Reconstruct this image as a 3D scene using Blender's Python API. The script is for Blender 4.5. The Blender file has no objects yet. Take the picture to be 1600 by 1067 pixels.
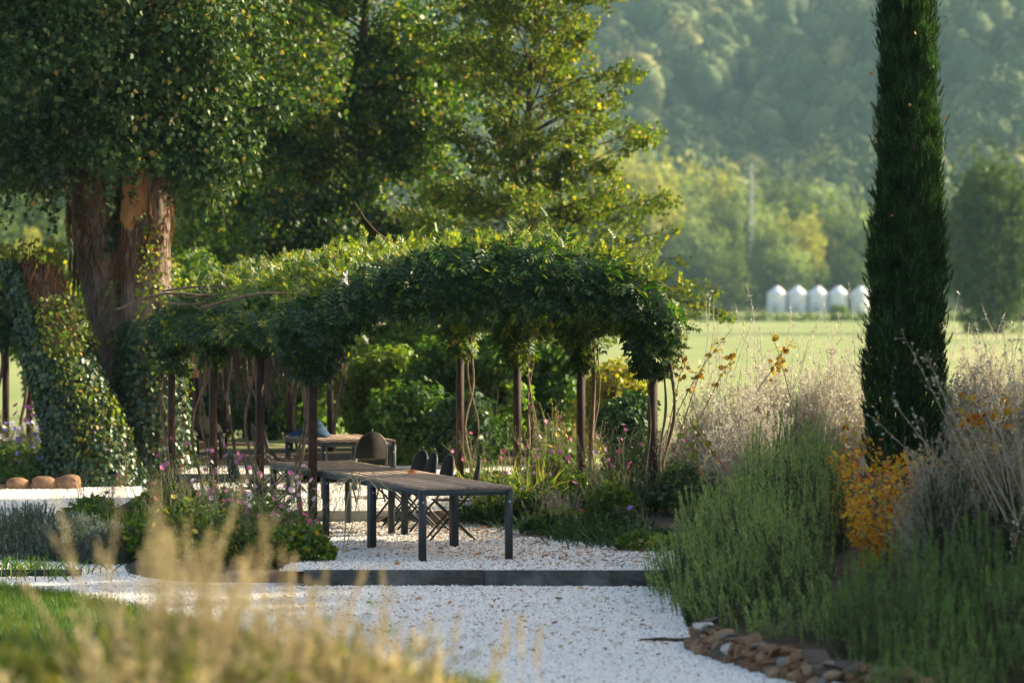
import bpy, math
import numpy as np

# ------------------------------------------------------------------ camera, world, sun
sc = bpy.context.scene
COL = sc.collection
F, H = 6000.0, 2.6                       # focal length in photo pixels, eye height above the table terrace
cam = bpy.data.objects.new('camera', bpy.data.cameras.new('camera'))
COL.objects.link(cam)
cam.data.lens = 135.0
cam.data.sensor_width = 36.0
cam.data.clip_start = 0.5
cam.data.clip_end = 6000
cam.location = (0, 0, H)
cam.rotation_euler = (math.radians(90) - math.atan(53.5 / F), 0, 0)
cam.data.dof.use_dof = True
cam.data.dof.focus_distance = 43.5
cam.data.dof.aperture_fstop = 2.2
sc.camera = cam

SUN_EL, SUN_AZ = math.radians(24), math.radians(70)       # azimuth clockwise from +Y
world = bpy.data.worlds.new('World')
sc.world = world
world.use_nodes = True
wn = world.node_tree
sky = wn.nodes.new('ShaderNodeTexSky')
sky.sky_type = 'NISHITA'
sky.sun_disc = False
sky.sun_elevation = SUN_EL
sky.sun_rotation = SUN_AZ
sky.air_density = 1.0
sky.dust_density = 4.0
sky.ozone_density = 0.4
wn.nodes['Background'].inputs[1].default_value = 0.125
wn.links.new(sky.outputs[0], wn.nodes['Background'].inputs[0])
sun = bpy.data.objects.new('sun', bpy.data.lights.new('sun', 'SUN'))
COL.objects.link(sun)
sun.data.energy = 5.0
sun.data.angle = math.radians(0.6)
sun.data.color = (1.0, 0.88, 0.64)
sd = np.array([math.sin(SUN_AZ) * math.cos(SUN_EL), math.cos(SUN_AZ) * math.cos(SUN_EL), math.sin(SUN_EL)])
sun.rotation_euler = (math.pi / 2 - SUN_EL, 0, math.pi - SUN_AZ)
sc.view_settings.view_transform = 'Standard'
sc.view_settings.look = 'None'
sc.view_settings.gamma = 1
sc.view_settings.use_curve_mapping = False
sc.view_settings.exposure = 1.36
sc.render.engine = 'CYCLES'
cy = sc.cycles
cy.max_bounces = 6
cy.diffuse_bounces = 3
cy.glossy_bounces = 2
cy.transmission_bounces = 4
cy.volume_bounces = 1
cy.transparent_max_bounces = 6
cy.use_denoising = True
try:
    cy.denoiser = 'OPENIMAGEDENOISE'
except Exception:
    pass
cy.caustics_reflective = False
cy.caustics_refractive = False
cy.sample_clamp_indirect = 4.0

# ------------------------------------------------------------------ numpy helpers
RG = np.random.default_rng(11)
U = lambda a, b, n=None: RG.uniform(a, b, n)


def at(px, py, D):
    return np.array([(px - 800) / F * D, D, H - (py - 480) / F * D])


def unit(v):
    return v / np.maximum(np.linalg.norm(v, axis=-1, keepdims=True), 1e-9)


def rdir(n):
    return unit(RG.normal(size=(n, 3)))


def wob(P, f, seed):
    r = np.random.default_rng(seed)
    s = 0
    for k in range(5):
        w = unit(r.normal(size=3)) * f * (0.6 + 0.35 * k)
        s = s + np.sin(P @ w + r.uniform(0, 6.28)) / (1 + .4 * k)
    return s / 2.6


def sst(x):
    x = np.clip(x, 0, 1)
    return x * x * (3 - 2 * x)


def frames(fwd, nrm):
    x = unit(fwd)
    z = nrm - x * np.sum(nrm * x, -1, keepdims=True)
    z = unit(z + 1e-5)
    return np.stack([x, np.cross(z, x), z], axis=-1)


def scat(T, pos, fwd, nrm, size):
    """copies of leaf template T at many places, as one chunk"""
    TV, TF = T
    n = len(pos)
    size = np.broadcast_to(np.asarray(size, float), (n,))
    V = np.einsum('nij,tj->nti', frames(fwd, nrm), TV) * size[:, None, None] + pos[:, None]
    Fc = TF[None] + (np.arange(n) * len(TV))[:, None, None]
    return V.reshape(-1, 3), [Fc.reshape(-1, TF.shape[1])]


def tubes(P, rad, S=4, cap=False):
    """P (N,K,3) polylines -> tubes"""
    P = np.asarray(P, float)
    if P.ndim == 2:
        P = P[None]
    N, K, _ = P.shape
    rad = np.broadcast_to(np.asarray(rad, float), (N, K))
    t = unit(np.gradient(P, axis=1))
    mt = np.abs(unit(t.mean(1)))
    ref = np.where((mt[:, 2] > .8)[:, None], np.array([[1., .2, 0]]), np.array([[0, 0, 1.]]))
    n1 = unit(np.cross(t, ref[:, None]))
    n2 = np.cross(t, n1)
    a = np.arange(S) / S * 2 * np.pi
    V = P[:, :, None] + rad[:, :, None, None] * (n1[:, :, None] * np.cos(a)[:, None] + n2[:, :, None] * np.sin(a)[:, None])
    idx = np.arange(N * K * S).reshape(N, K, S)
    q = np.stack([idx[:, :-1], np.roll(idx, -1, 2)[:, :-1], np.roll(idx, -1, 2)[:, 1:], idx[:, 1:]], -1).reshape(-1, 4)
    fs = [q]
    if cap:
        fs += [idx[:, 0, ::-1].reshape(N, S), idx[:, -1].reshape(N, S)]
    return V.reshape(-1, 3), fs


def arcs(p0, d, L, droop, K=5, wig=0.0):
    """N curved stems from p0 along d, sagging by droop"""
    n = len(p0)
    t = np.linspace(0, 1, K)[None, :, None]
    L = np.broadcast_to(np.asarray(L, float), (n,))[:, None, None]
    dr = np.broadcast_to(np.asarray(droop, float), (n,))[:, None, None]
    P = p0[:, None] + unit(d)[:, None] * L * t
    P = P + np.array([0, 0, -1.]) * dr * L * t * t
    if wig:
        s = rdir(n)[:, None] * L * wig
        s2 = rdir(n)[:, None] * L * wig * .6
        P = P + s * np.sin(t * 3.1) * t + s2 * np.sin(t * 6.5 + 1) * t
    return P


def along(P, n_each, lo=0.0, hi=1.0):
    """random points on polylines -> pos, tangent, parameter"""
    N, K, _ = P.shape
    i = np.repeat(np.arange(N), n_each)
    u = RG.uniform(lo, hi, len(i)) * (K - 1)
    k = np.minimum(u.astype(int), K - 2)
    f = (u - k)[:, None]
    A, B = P[i, k], P[i, k + 1]
    return A * (1 - f) + B * f, unit(B - A), u / (K - 1)


def box(c, s, rz=0.0, M=None):
    c, s = np.array(c, float), np.array(s, float) / 2
    V = np.array([[x, y, z] for x in (-1, 1) for y in (-1, 1) for z in (-1, 1)], float) * s
    if M is not None:
        V = V @ np.asarray(M).T
    if rz:
        ca, sa = math.cos(rz), math.sin(rz)
        V = V @ np.array([[ca, sa, 0], [-sa, ca, 0], [0, 0, 1]])
    return V + c, [np.array([[0, 1, 3, 2], [4, 6, 7, 5], [0, 4, 5, 1], [2, 3, 7, 6], [0, 2, 6, 4], [1, 5, 7, 3]])]


def bar(a, b, w, h, up=(0, 0, 1)):
    a, b = np.array(a, float), np.array(b, float)
    M = frames((b - a)[None], np.array([up], float))[0]
    return box((a + b) / 2, (np.linalg.norm(b - a), w, h), M=M)


def ico(n=1):
    import bmesh
    bm = bmesh.new()
    bmesh.ops.create_icosphere(bm, subdivisions=n, radius=1)
    V = np.array([v.co[:] for v in bm.verts])
    Fc = np.array([[v.index for v in f.verts] for f in bm.faces])
    bm.free()
    return V, Fc


ICO1, ICO2, ICO3 = ico(1), ico(2), ico(3)


def rock(c, s, seed, base=ICO2, rough=.18, flat=.6):
    V, Fc = base
    V = V * (1 + rough * wob(V, 2.2, seed)[:, None] + rough * .4 * wob(V, 5, seed + 1)[:, None])
    V = np.sign(V) * np.abs(V) ** flat if flat != 1 else V
    return V * np.array(s) / 2 + np.array(c), [Fc]


# ------------------------------------------------------------------ objects
def make_mesh(name, chunks, mat, smooth=False):
    Vs, Ls, starts, off, lo = [], [], [], 0, 0
    for V, Fs in chunks:
        Vs.append(V)
        for Fc in Fs:
            m, k = Fc.shape
            Ls.append((Fc + off).ravel())
            starts.append(lo + np.arange(m) * k)
            lo += m * k
        off += len(V)
    V = np.concatenate(Vs).astype(np.float32)
    L = np.concatenate(Ls).astype(np.int32)
    S = np.concatenate(starts).astype(np.int32)
    me = bpy.data.meshes.new(name)
    me.vertices.add(len(V))
    me.vertices.foreach_set('co', V.ravel())
    me.loops.add(len(L))
    me.loops.foreach_set('vertex_index', L)
    me.polygons.add(len(S))
    me.polygons.foreach_set('loop_start', S)
    if smooth:
        me.polygons.foreach_set('use_smooth', np.ones(len(S), bool))
    me.update(calc_edges=True)
    me.materials.append(mat)
    return me


def wloc(o):
    p = np.zeros(3)
    while o:
        p = p + np.array(o.location)
        o = o.parent
    return p


def thing(name, label, cat, loc=(0, 0, 0), group=None, rz=0.0):
    o = bpy.data.objects.new(name, None)
    o.empty_display_size = .2
    COL.objects.link(o)
    o.location = loc
    o.rotation_euler = (0, 0, rz)
    o['label'] = label
    o['category'] = cat
    if group:
        o['group'] = group
    return o


def part(name, chunks, mat, parent=None, local=False, smooth=False, kind=None, label=None):
    """one mesh object; chunk coordinates are world ones unless local"""
    if isinstance(chunks, tuple):
        chunks = [chunks]
    if parent is not None and not local:
        w = wloc(parent)
        chunks = [(V - w, Fs) for V, Fs in chunks]
    o = bpy.data.objects.new(name, make_mesh(name, chunks, mat, smooth))
    COL.objects.link(o)
    o.parent = parent
    if kind:
        o['kind'] = kind
    if label:
        o['label'] = label
    return o


def solo(name, chunks, mat, label, cat, group=None, smooth=False, loc=None):
    """a thing that is one mesh, origin at its base"""
    if isinstance(chunks, tuple):
        chunks = [chunks]
    allv = np.concatenate([V for V, _ in chunks])
    if loc is None:
        loc = np.append((allv[:, :2].min(0) + allv[:, :2].max(0)) / 2, allv[:, 2].min())
    o = part(name, [(V - np.array(loc), Fs) for V, Fs in chunks], mat, None, smooth=smooth)
    o.location = loc
    o['label'] = label
    o['category'] = cat
    if group:
        o['group'] = group
    return o


def copy_tree(o, parent=None):
    c = o.copy()
    COL.objects.link(c)
    c.parent = parent
    for ch in list(o.children):
        copy_tree(ch, c)
    return c


# ------------------------------------------------------------------ materials
def nt(name):
    m = bpy.data.materials.new(name)
    m.use_nodes = True
    t = m.node_tree
    for n in list(t.nodes):
        if n.type != 'OUTPUT_MATERIAL':
            t.nodes.remove(n)
    return m, t, next(n for n in t.nodes if n.type == 'OUTPUT_MATERIAL')


def ramp(t, fac, stops):
    r = t.nodes.new('ShaderNodeValToRGB')
    el = r.color_ramp.elements
    while len(el) < len(stops):
        el.new(0.5)
    for e, (p, c) in zip(el, stops):
        e.position = p
        e.color = (*c, 1)
    t.links.new(fac, r.inputs[0])
    return r.outputs[0]


def noise(t, scale, detail=3, coord=None, dist=0.0, rough=.55):
    n = t.nodes.new('ShaderNodeTexNoise')
    n.inputs['Scale'].default_value = scale
    n.inputs['Detail'].default_value = detail
    n.inputs['Distortion'].default_value = dist
    n.inputs['Roughness'].default_value = rough
    if coord is not None:
        t.links.new(coord, n.inputs['Vector'])
    return n.outputs['Fac']


def objcoord(t, scale=(1, 1, 1)):
    c = t.nodes.new('ShaderNodeTexCoord')
    m = t.nodes.new('ShaderNodeMapping')
    m.inputs['Scale'].default_value = scale
    t.links.new(c.outputs['Object'], m.inputs['Vector'])
    return m.outputs['Vector']


def mixc(t, fac, a, b, mode='MIX'):
    n = t.nodes.new('ShaderNodeMix')
    n.data_type = 'RGBA'
    n.blend_type = mode
    for sock, v in ((n.inputs['Factor'], fac), (n.inputs['A'], a), (n.inputs['B'], b)):
        if hasattr(v, 'links') or hasattr(v, 'is_linked'):
            t.links.new(v, sock)
        elif isinstance(v, (int, float)):
            sock.default_value = v
        else:
            sock.default_value = (*v, 1)
    # RGBA sockets share names with the float ones: pick the colour pair explicitly
    return n.outputs['Result']


def mix_rgb(t, fac, a, b, mode='MIX'):
    n = t.nodes.new('ShaderNodeMixRGB')
    n.blend_type = mode
    for i, v in enumerate((fac, a, b)):
        if isinstance(v, (int, float)):
            n.inputs[i].default_value = v
        elif isinstance(v, tuple):
            n.inputs[i].default_value = (*v, 1)
        else:
            t.links.new(v, n.inputs[i])
    return n.outputs[0]


def bump(t, h, strength=.5, dist=.02):
    b = t.nodes.new('ShaderNodeBump')
    b.inputs['Strength'].default_value = strength
    b.inputs['Distance'].default_value = dist
    t.links.new(h, b.inputs['Height'])
    return b.outputs[0]


def principled(t, out, color, rough=.7, metal=0.0, nrm=None, spec=.5):
    p = t.nodes.new('ShaderNodeBsdfPrincipled')
    if isinstance(color, tuple):
        p.inputs['Base Color'].default_value = (*color, 1)
    else:
        t.links.new(color, p.inputs['Base Color'])
    if isinstance(rough, float):
        p.inputs['Roughness'].default_value = rough
    else:
        t.links.new(rough, p.inputs['Roughness'])
    p.inputs['Metallic'].default_value = metal
    p.inputs['Specular IOR Level'].default_value = spec
    if nrm is not None:
        t.links.new(nrm, p.inputs['Normal'])
    t.links.new(p.outputs[0], out.inputs['Surface'])
    return p


def leafmat(name, stops, trans=.4, tcol=(1.25, 1.4, .4), gloss=.06, rough=.45, patch=1.2, pamp=.35):
    """leaf: per-leaf colour from a ramp, slow patchy drift over the plant, light shining through"""
    m, t, out = nt(name)
    g = t.nodes.new('ShaderNodeNewGeometry')
    c = ramp(t, g.outputs['Random Per Island'], stops)
    nz = noise(t, patch, 2, objcoord(t))
    v = ramp(t, nz, [(.3, (1 - pamp,) * 3), (.7, (1 + pamp,) * 3)])
    c = mix_rgb(t, 1.0, c, v, 'MULTIPLY')
    d = t.nodes.new('ShaderNodeBsdfDiffuse')
    tr = t.nodes.new('ShaderNodeBsdfTranslucent')
    t.links.new(c, d.inputs[0])
    tc = mix_rgb(t, 1.0, c, tuple(tcol), 'MULTIPLY')
    t.links.new(tc, tr.inputs[0])
    mx = t.nodes.new('ShaderNodeMixShader')
    mx.inputs[0].default_value = trans
    t.links.new(d.outputs[0], mx.inputs[1])
    t.links.new(tr.outputs[0], mx.inputs[2])
    gl = t.nodes.new('ShaderNodeBsdfGlossy')
    gl.inputs['Roughness'].default_value = rough
    gl.inputs[0].default_value = (.8, .85, .75, 1)
    m2 = t.nodes.new('ShaderNodeMixShader')
    m2.inputs[0].default_value = gloss * .38
    t.links.new(mx.outputs[0], m2.inputs[1])
    t.links.new(gl.outputs[0], m2.inputs[2])
    t.links.new(m2.outputs[0], out.inputs['Surface'])
    return m


def barkmat(name, a, b, scale=(6, 6, 1.2), rough=.9, moss=None, bstr=.9, bd=.03):
    m, t, out = nt(name)
    co = objcoord(t, scale)
    n1 = noise(t, 2.2, 6, co, .6, .65)
    c = ramp(t, n1, [(.3, a), (.62, b)])
    if moss:
        c = mix_rgb(t, ramp(t, noise(t, 1.1, 3, objcoord(t), .3), [(.54, (0, 0, 0)), (.68, (.8, .8, .8))]), c, moss)
    principled(t, out, c, rough, nrm=bump(t, n1, bstr, bd), spec=.2)
    return m


def plainmat(name, c, rough=.6, metal=0.0, var=.25, scale=8, spec=.4, bstr=.0):
    m, t, out = nt(name)
    n1 = noise(t, scale, 5, objcoord(t), .2)
    col = ramp(t, n1, [(.3, tuple(x * (1 - var) for x in c)), (.7, tuple(x * (1 + var) for x in c))])
    principled(t, out, col, rough, metal, bump(t, n1, bstr, .01) if bstr else None, spec)
    return m

# ------------------------------------------------------------------ leaf templates (length along +X from 0 to 1, face +Z)
A = np.array
DIAMOND = (A([[0, 0, 0], [.45, .24, .07], [1, 0, -.04], [.45, -.24, .07]], float), A([[0, 2, 1], [0, 3, 2]]))
BROAD = (A([[0, 0, 0], [.12, .36, .05], [.55, .4, .06], [1, 0, -.08], [.55, -.4, .06], [.12, -.36, .05], [.5, 0, 0]], float),
         A([[0, 6, 1], [1, 6, 2], [2, 6, 3], [3, 6, 4], [4, 6, 5], [5, 6, 0]]))
NEEDLE = (A([[0, -.5, 0], [0, .5, 0], [1, 0, .05]], float), A([[0, 1, 2]]))


def lobed(n, inner=.45, wide=.5):
    a = np.linspace(-2.6, 2.6, 2 * n + 1)
    r = np.where(np.arange(2 * n + 1) % 2 == 1, 1.0, inner)
    V = np.stack([.45 + r * .55 * np.cos(a), r * wide * np.sin(a), .06 * np.abs(np.sin(a))], -1)
    V = np.vstack([[[0, 0, 0]], V])
    return V, A([[0, i, i + 1] for i in range(1, 2 * n + 1)])


LOBED = lobed(5)
LOBED3 = lobed(3, .5, .55)
DIA2 = (A([[0, 0, 0], [.42, .38, .06], [1, 0, -.05], [.42, -.38, .06]], float), A([[0, 2, 1], [0, 3, 2]]))
TRI1 = (A([[0, -.26, 0], [.1, .30, .04], [1, 0, 0]], float), A([[0, 1, 2]]))


def compound(pairs=4, lw=.36, droop=.25):
    """pinnate wisteria leaf: pairs of leaflets and one at the tip"""
    Vs, Fs = [], []
    def put(b, ang, ln, dz):
        ca, sa = math.cos(ang), math.sin(ang)
        V = DIAMOND[0] * A([ln, ln * lw / .24 * .5, ln])
        V = V @ A([[ca, sa, 0], [-sa, ca, 0], [0, 0, 1]])
        V[:, 2] += dz * np.abs(V[:, 1])
        Fs.append(DIAMOND[1] + 4 * len(Vs))
        Vs.append(V + b)
    for i in range(pairs):
        x = .2 + .6 * i / (pairs - 1)
        for s in (-1, 1):
            put(A([x, 0, -droop * x * x]), s * (1.05 - .1 * i), .42 - .03 * i, -.15)
    put(A([.82, 0, -droop * .67]), 0, .38, 0)
    return np.concatenate(Vs), np.concatenate(Fs)


COMPOUND = compound(4, .46, .22)


def cluster(T, n, spread, seed, up=.6):
    """a small spray of leaves used as one template"""
    r = np.random.default_rng(seed)
    pos = r.normal(size=(n, 3)) * spread
    fwd = unit(r.normal(size=(n, 3)) + A([.6, 0, -.2]))
    nr = unit(r.normal(size=(n, 3)) * .7 + A([0, 0, up]))
    V, Fs = scat(T, pos, fwd, nr, r.uniform(.7, 1.2, n))
    return V, Fs[0]


def lobe_points(c, r, n, lobes, lr, seed=0, flat=1.0, gap=0.0):
    """points near the skin of many overlapping lumps that fill an ellipsoid"""
    c, r = A(c, float), A(r, float)
    d = rdir(lobes) * (RG.uniform(.25, 1, (lobes, 1)) ** .5)
    LC = c + d * r * (1 - .5 * lr / r.mean()) * (1 + .22 * RG.normal(size=(lobes, 1)) * (RG.uniform(size=(lobes, 1)) < .5))
    rad = lr * U(.65, 1.25, lobes)
    k = RG.choice(lobes, n, p=rad ** 2 / np.sum(rad ** 2))
    o = rdir(n)
    o[:, 2] *= flat
    p = LC[k] + o * rad[k][:, None] * (1 - .4 * U(0, 1, n)[:, None] ** 2)
    loose = (U(0, 1, n) < .24)[:, None]
    p = p + loose * (o * U(0, .45, (n, 1)) + RG.normal(size=(n, 3)) * .10) * lr
    out = unit(o * .6 + unit((p - c) / r) * .4)
    if gap:
        keep = wob(p, 1.6 / lr, seed + 5) > gap - 1
        p, out = p[keep], out[keep]
    return p, out, LC


def leaf_dirs(out, droop=.4, rnd=.7, up=.55):
    n = len(out)
    fwd = unit(out * .6 + RG.normal(size=(n, 3)) * rnd * .6 + A([0, 0, -droop]))
    nrm = unit(out * .5 + RG.normal(size=(n, 3)) * rnd * .6 + A([0, 0, up]))
    return fwd, nrm


# ------------------------------------------------------------------ ground heights
def xwall(y):                       # front line of the stone wall / right hand edge of the gravel
    return np.interp(y, [20, 26, 28.6, 31, 33, 36, 42, 50], [3.6, 2.5, 1.93, 1.45, 1.45, 1.5, 1.5, .3])


def lawn_edge(y):
    return np.interp(y, [10, 20, 24, 26, 28.1, 30, 32, 33.6, 35.5, 36.8, 37.9, 41], [3.5, 2.2, 1.3, .55, -.28, -1.2, -2.15, -2.75, -3.55, -4.2, -5.0, -7.5])


def gz(x, y):
    x, y = np.asarray(x, float), np.asarray(y, float)
    near = 1.1 * sst((27 - y) / 14)
    left = .18 * sst((y - 40) / 8) + .185 * sst((y - 46.3) / .5) * sst((x + 5.4) / .6)
    bank = (.20 * sst((x - xwall(y)) / .4) * (y < 34.5) + (.12 + .83 * sst((y - 30.5) / 6)) * sst((x - 1.5) / 3.4)) * sst((y - 24) / 4) * (1 - sst((y - 52) / 40))
    far = .25 * sst((y - 52) / 10) + np.maximum(y - 120, 0) * .0032
    return -.26 + near + left * (1 - sst((x - 0) / 2)) + bank + far


# ------------------------------------------------------------------ setting
def grid_sheet(name, xs, ys, zf, mat, kind='structure', smooth=True):
    X, Y = np.meshgrid(xs, ys)
    V = np.stack([X, Y, zf(X, Y)], -1).reshape(-1, 3)
    nx, ny = len(xs), len(ys)
    i = np.arange(nx * ny).reshape(ny, nx)
    q = np.stack([i[:-1, :-1], i[:-1, 1:], i[1:, 1:], i[1:, :-1]], -1).reshape(-1, 4)
    return part(name, (V, [q]), mat, None, smooth=smooth, kind=kind)


def strip_sheet(name, ys, xl, xr, nx, zf, mat, kind='structure'):
    t = np.linspace(0, 1, nx)
    X = xl[:, None] * (1 - t) + xr[:, None] * t
    Y = np.repeat(ys[:, None], nx, 1)
    V = np.stack([X, Y, zf(X, Y)], -1).reshape(-1, 3)
    i = np.arange(len(ys) * nx).reshape(len(ys), nx)
    q = np.stack([i[:-1, :-1], i[:-1, 1:], i[1:, 1:], i[1:, :-1]], -1).reshape(-1, 4)
    return part(name, (V, [q]), mat, None, smooth=True, kind=kind)


def groundmat():
    m, t, out = nt('ground_soil_and_field')
    g = t.nodes.new('ShaderNodeNewGeometry')
    sx = t.nodes.new('ShaderNodeSeparateXYZ')
    t.links.new(g.outputs['Position'], sx.inputs[0])
    co = objcoord(t)
    soil = ramp(t, noise(t, 9, 5, co), [(.3, (.035, .024, .015)), (.7, (.085, .06, .036))])
    f1 = noise(t, .05, 4, objcoord(t, (1, .35, 1)), 1.0)
    f2 = noise(t, .9, 4, co)
    field = ramp(t, f1, [(.32, (.18, .225, .08)), (.5, (.235, .27, .10)), (.68, (.33, .315, .14))])
    field = mix_rgb(t, .3, field, ramp(t, f2, [(.3, (.14, .19, .05)), (.7, (.31, .33, .14))]))
    mr = t.nodes.new('ShaderNodeMapRange')
    mr.inputs['From Min'].default_value = 60
    mr.inputs['From Max'].default_value = 63
    t.links.new(sx.outputs['Y'], mr.inputs[0])
    c = mix_rgb(t, mr.outputs[0], soil, field)
    principled(t, out, c, .95, nrm=bump(t, noise(t, 14, 4, co), .5, .03), spec=.1)
    return m


ys = np.concatenate([np.linspace(-60, 18, 20), np.linspace(19, 64, 91), np.geomspace(66, 720, 44), [760, 900, 1200, 1800, 2600]])
xs = np.concatenate([-np.geomspace(900, 12, 26), np.linspace(-11, 9, 61), np.geomspace(10, 900, 26)])
grid_sheet('ground', xs, ys, gz, groundmat())


def hz(x, y):
    base = np.interp(y, [640, 720, 800, 900, 1400, 1750, 2150], [-3, 1, 9, 24, 112, 178, 236])
    gully = 9 * np.sin(x * .021 + y * .004) + 7 * np.sin(x * .047 - y * .006 + 1.3) + 5 * np.sin(y * .016 + x * .011)
    tilt = (x - 60) * .03
    return base + (gully + tilt) * sst((y - 760) / 300)


m_hill = plainmat('hill_floor', (.06, .075, .03), .95, scale=.02, spec=.1)
grid_sheet('hill', np.linspace(-560, 560, 71), np.linspace(640, 2150, 96), hz, m_hill)


# gravel --------------------------------------------------------------
def gravelmat(name, warm=0.0):
    m, t, out = nt(name)
    v = t.nodes.new('ShaderNodeTexVoronoi')
    v.inputs['Scale'].default_value = 34
    co = objcoord(t)
    t.links.new(co, v.inputs['Vector'])
    sp = t.nodes.new('ShaderNodeSeparateColor')
    t.links.new(v.outputs['Color'], sp.inputs[0])
    c = ramp(t, sp.outputs[0], [(0, (.40, .37, .33)), (.10, (.66, .63, .58)), (.5, (.82, .78, .71)), (1, (.89, .85, .78))])
    dirt = ramp(t, noise(t, 13, 5, co, .4, .7), [(.60, (0, 0, 0)), (.70, (1, 1, 1))])
    c = mix_rgb(t, dirt, c, (.32, .23, .16))
    big = ramp(t, noise(t, .8, 3, co), [(.35, (.90, .88, .85)), (.7, (1, 1, 1))])
    c = mix_rgb(t, 1.0, c, big, 'MULTIPLY')
    if warm:
        c = mix_rgb(t, warm, c, (.50, .38, .29))
    principled(t, out, c, .85, nrm=bump(t, v.outputs['Distance'], .9, .02), spec=.3)
    return m


m_gravel = gravelmat('white_gravel')
m_gravel_warm = gravelmat('white_gravel_with_leaf_crumbs', .22)
m_gravel_grey = gravelmat('grey_gravel', .45)


def zpath(x, y):
    return -.15 + .012 * wob(np.stack([x, y, 0 * x], -1), 1.5, 3) + .16 * sst((y - 41) / 7)


yy = np.linspace(20, 37.86, 60)
strip_sheet('gravel_path', yy, lawn_edge(yy) - .02, xwall(yy) + .05, 40, lambda x, y: np.maximum(zpath(x, y), gz(x, y) + .012 * (y < 27)), m_gravel)
yy = np.linspace(37.86, 57, 60)
strip_sheet('side_path', yy, np.full(60, -11.0), np.interp(yy, [37.8, 39, 41, 44, 48, 57], [-1.9, -2.6, -3.3, -3.6, -4.6, -5.5]), 30,
            lambda x, y: zpath(x, y) + .004, m_gravel)
AXX = lambda y: -.277 * (y - 43.7)
yy = np.linspace(37.9, 46.42, 30)
strip_sheet('gravel_terrace', yy, np.interp(yy, [37.9, 39, 41, 44, 46.5], [-2.3, -2.25, -2.5, -3.0, -3.75]), AXX(yy) + 2.6, 30, lambda x, y: 0 * x + .01 * wob(np.stack([x, y, 0 * x], -1), 1.7, 8), m_gravel_warm)
yy = np.linspace(46.5, 54.12, 24)
strip_sheet('middle_terrace', yy, np.interp(yy, [46.5, 50, 54], [-3.7, -4.1, -4.5]), AXX(yy) + 2.3, 20, lambda x, y: 0 * x + .12 + .008 * wob(np.stack([x, y, 0 * x], -1), 1.7, 9), m_gravel)
yy = np.linspace(54.2, 66, 24)
strip_sheet('upper_terrace', yy, np.full(24, -4.7), np.full(24, 1.0), 20, lambda x, y: 0 * x + .24, m_gravel_grey)

m_timber, tt, oo = nt('weathered_sleeper_timber')
n1 = noise(tt, 5, 6, objcoord(tt, (1, 9, 12)), .3, .7)
n2 = noise(tt, 3, 5, objcoord(tt), .5)
cc = mix_rgb(tt, ramp(tt, n2, [(.45, (0, 0, 0)), (.65, (1, 1, 1))]), ramp(tt, n1, [(.3, (.03, .029, .026)), (.7, (.11, .105, .09))]), (.16, .155, .14))
principled(tt, oo, cc, .8, nrm=bump(tt, n1, .8, .01), spec=.3)


def sleeper(x0, x1, y, z0, z1, label, n):
    """a riser of heavy timbers laid end to end"""
    root = thing('timber_sleeper_step', label, 'garden step', ((x0 + x1) / 2, y, z0), 'timber risers between the gravel terraces')
    e = np.linspace(x0, x1, n + 1)
    for i in range(n):
        V, Fs = box(((e[i] + e[i + 1]) / 2, y + U(-.004, .004), (z0 + z1) / 2 + U(-.003, .003)), (e[i + 1] - e[i] - .008, .09, z1 - z0))
        part('timber', (V, Fs), m_timber, root)


sleeper(-2.05, 1.5, 37.83, -.3, .012, 'long dark timber step across the gravel in front of the dining tables', 2)
sleeper(-3.7, .75, 46.46, -.12, .135, 'dark timber step behind the chairs and the farthest of the joined tables', 2)
sleeper(-4.7, -3.0, 54.16, 0, .25, 'short dark timber step behind the pink flowers, beyond the wisteria posts', 1)

# curved riser at the back of the gravel
m_rust = plainmat('brown_riser', (.16, .095, .055), .7, scale=5)
t_ = np.linspace(0, 1, 12)
cx, cyv = -7.6 + 4.6 * t_, 61.2 + 1.0 * np.sin(t_ * 1.6)
ztop = .52 - .2 * t_ ** 1.5
Vr = np.concatenate([np.stack([cx, cyv, 0 * cx + .1], -1), np.stack([cx, cyv, ztop], -1), np.stack([cx, cyv + .1, ztop], -1), np.stack([cx, cyv + .1, 0 * cx + .1], -1)])
k = np.arange(11)
Fr = np.concatenate([np.stack([k + a * 12, k + 1 + a * 12, k + 1 + b * 12, k + b * 12], -1) for a, b in ((0, 1), (1, 2), (2, 3))])
solo('garden_edging', (Vr, [Fr]), m_rust, 'curved brown edging board behind the gravel at the back of the pergola', 'edging')


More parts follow.
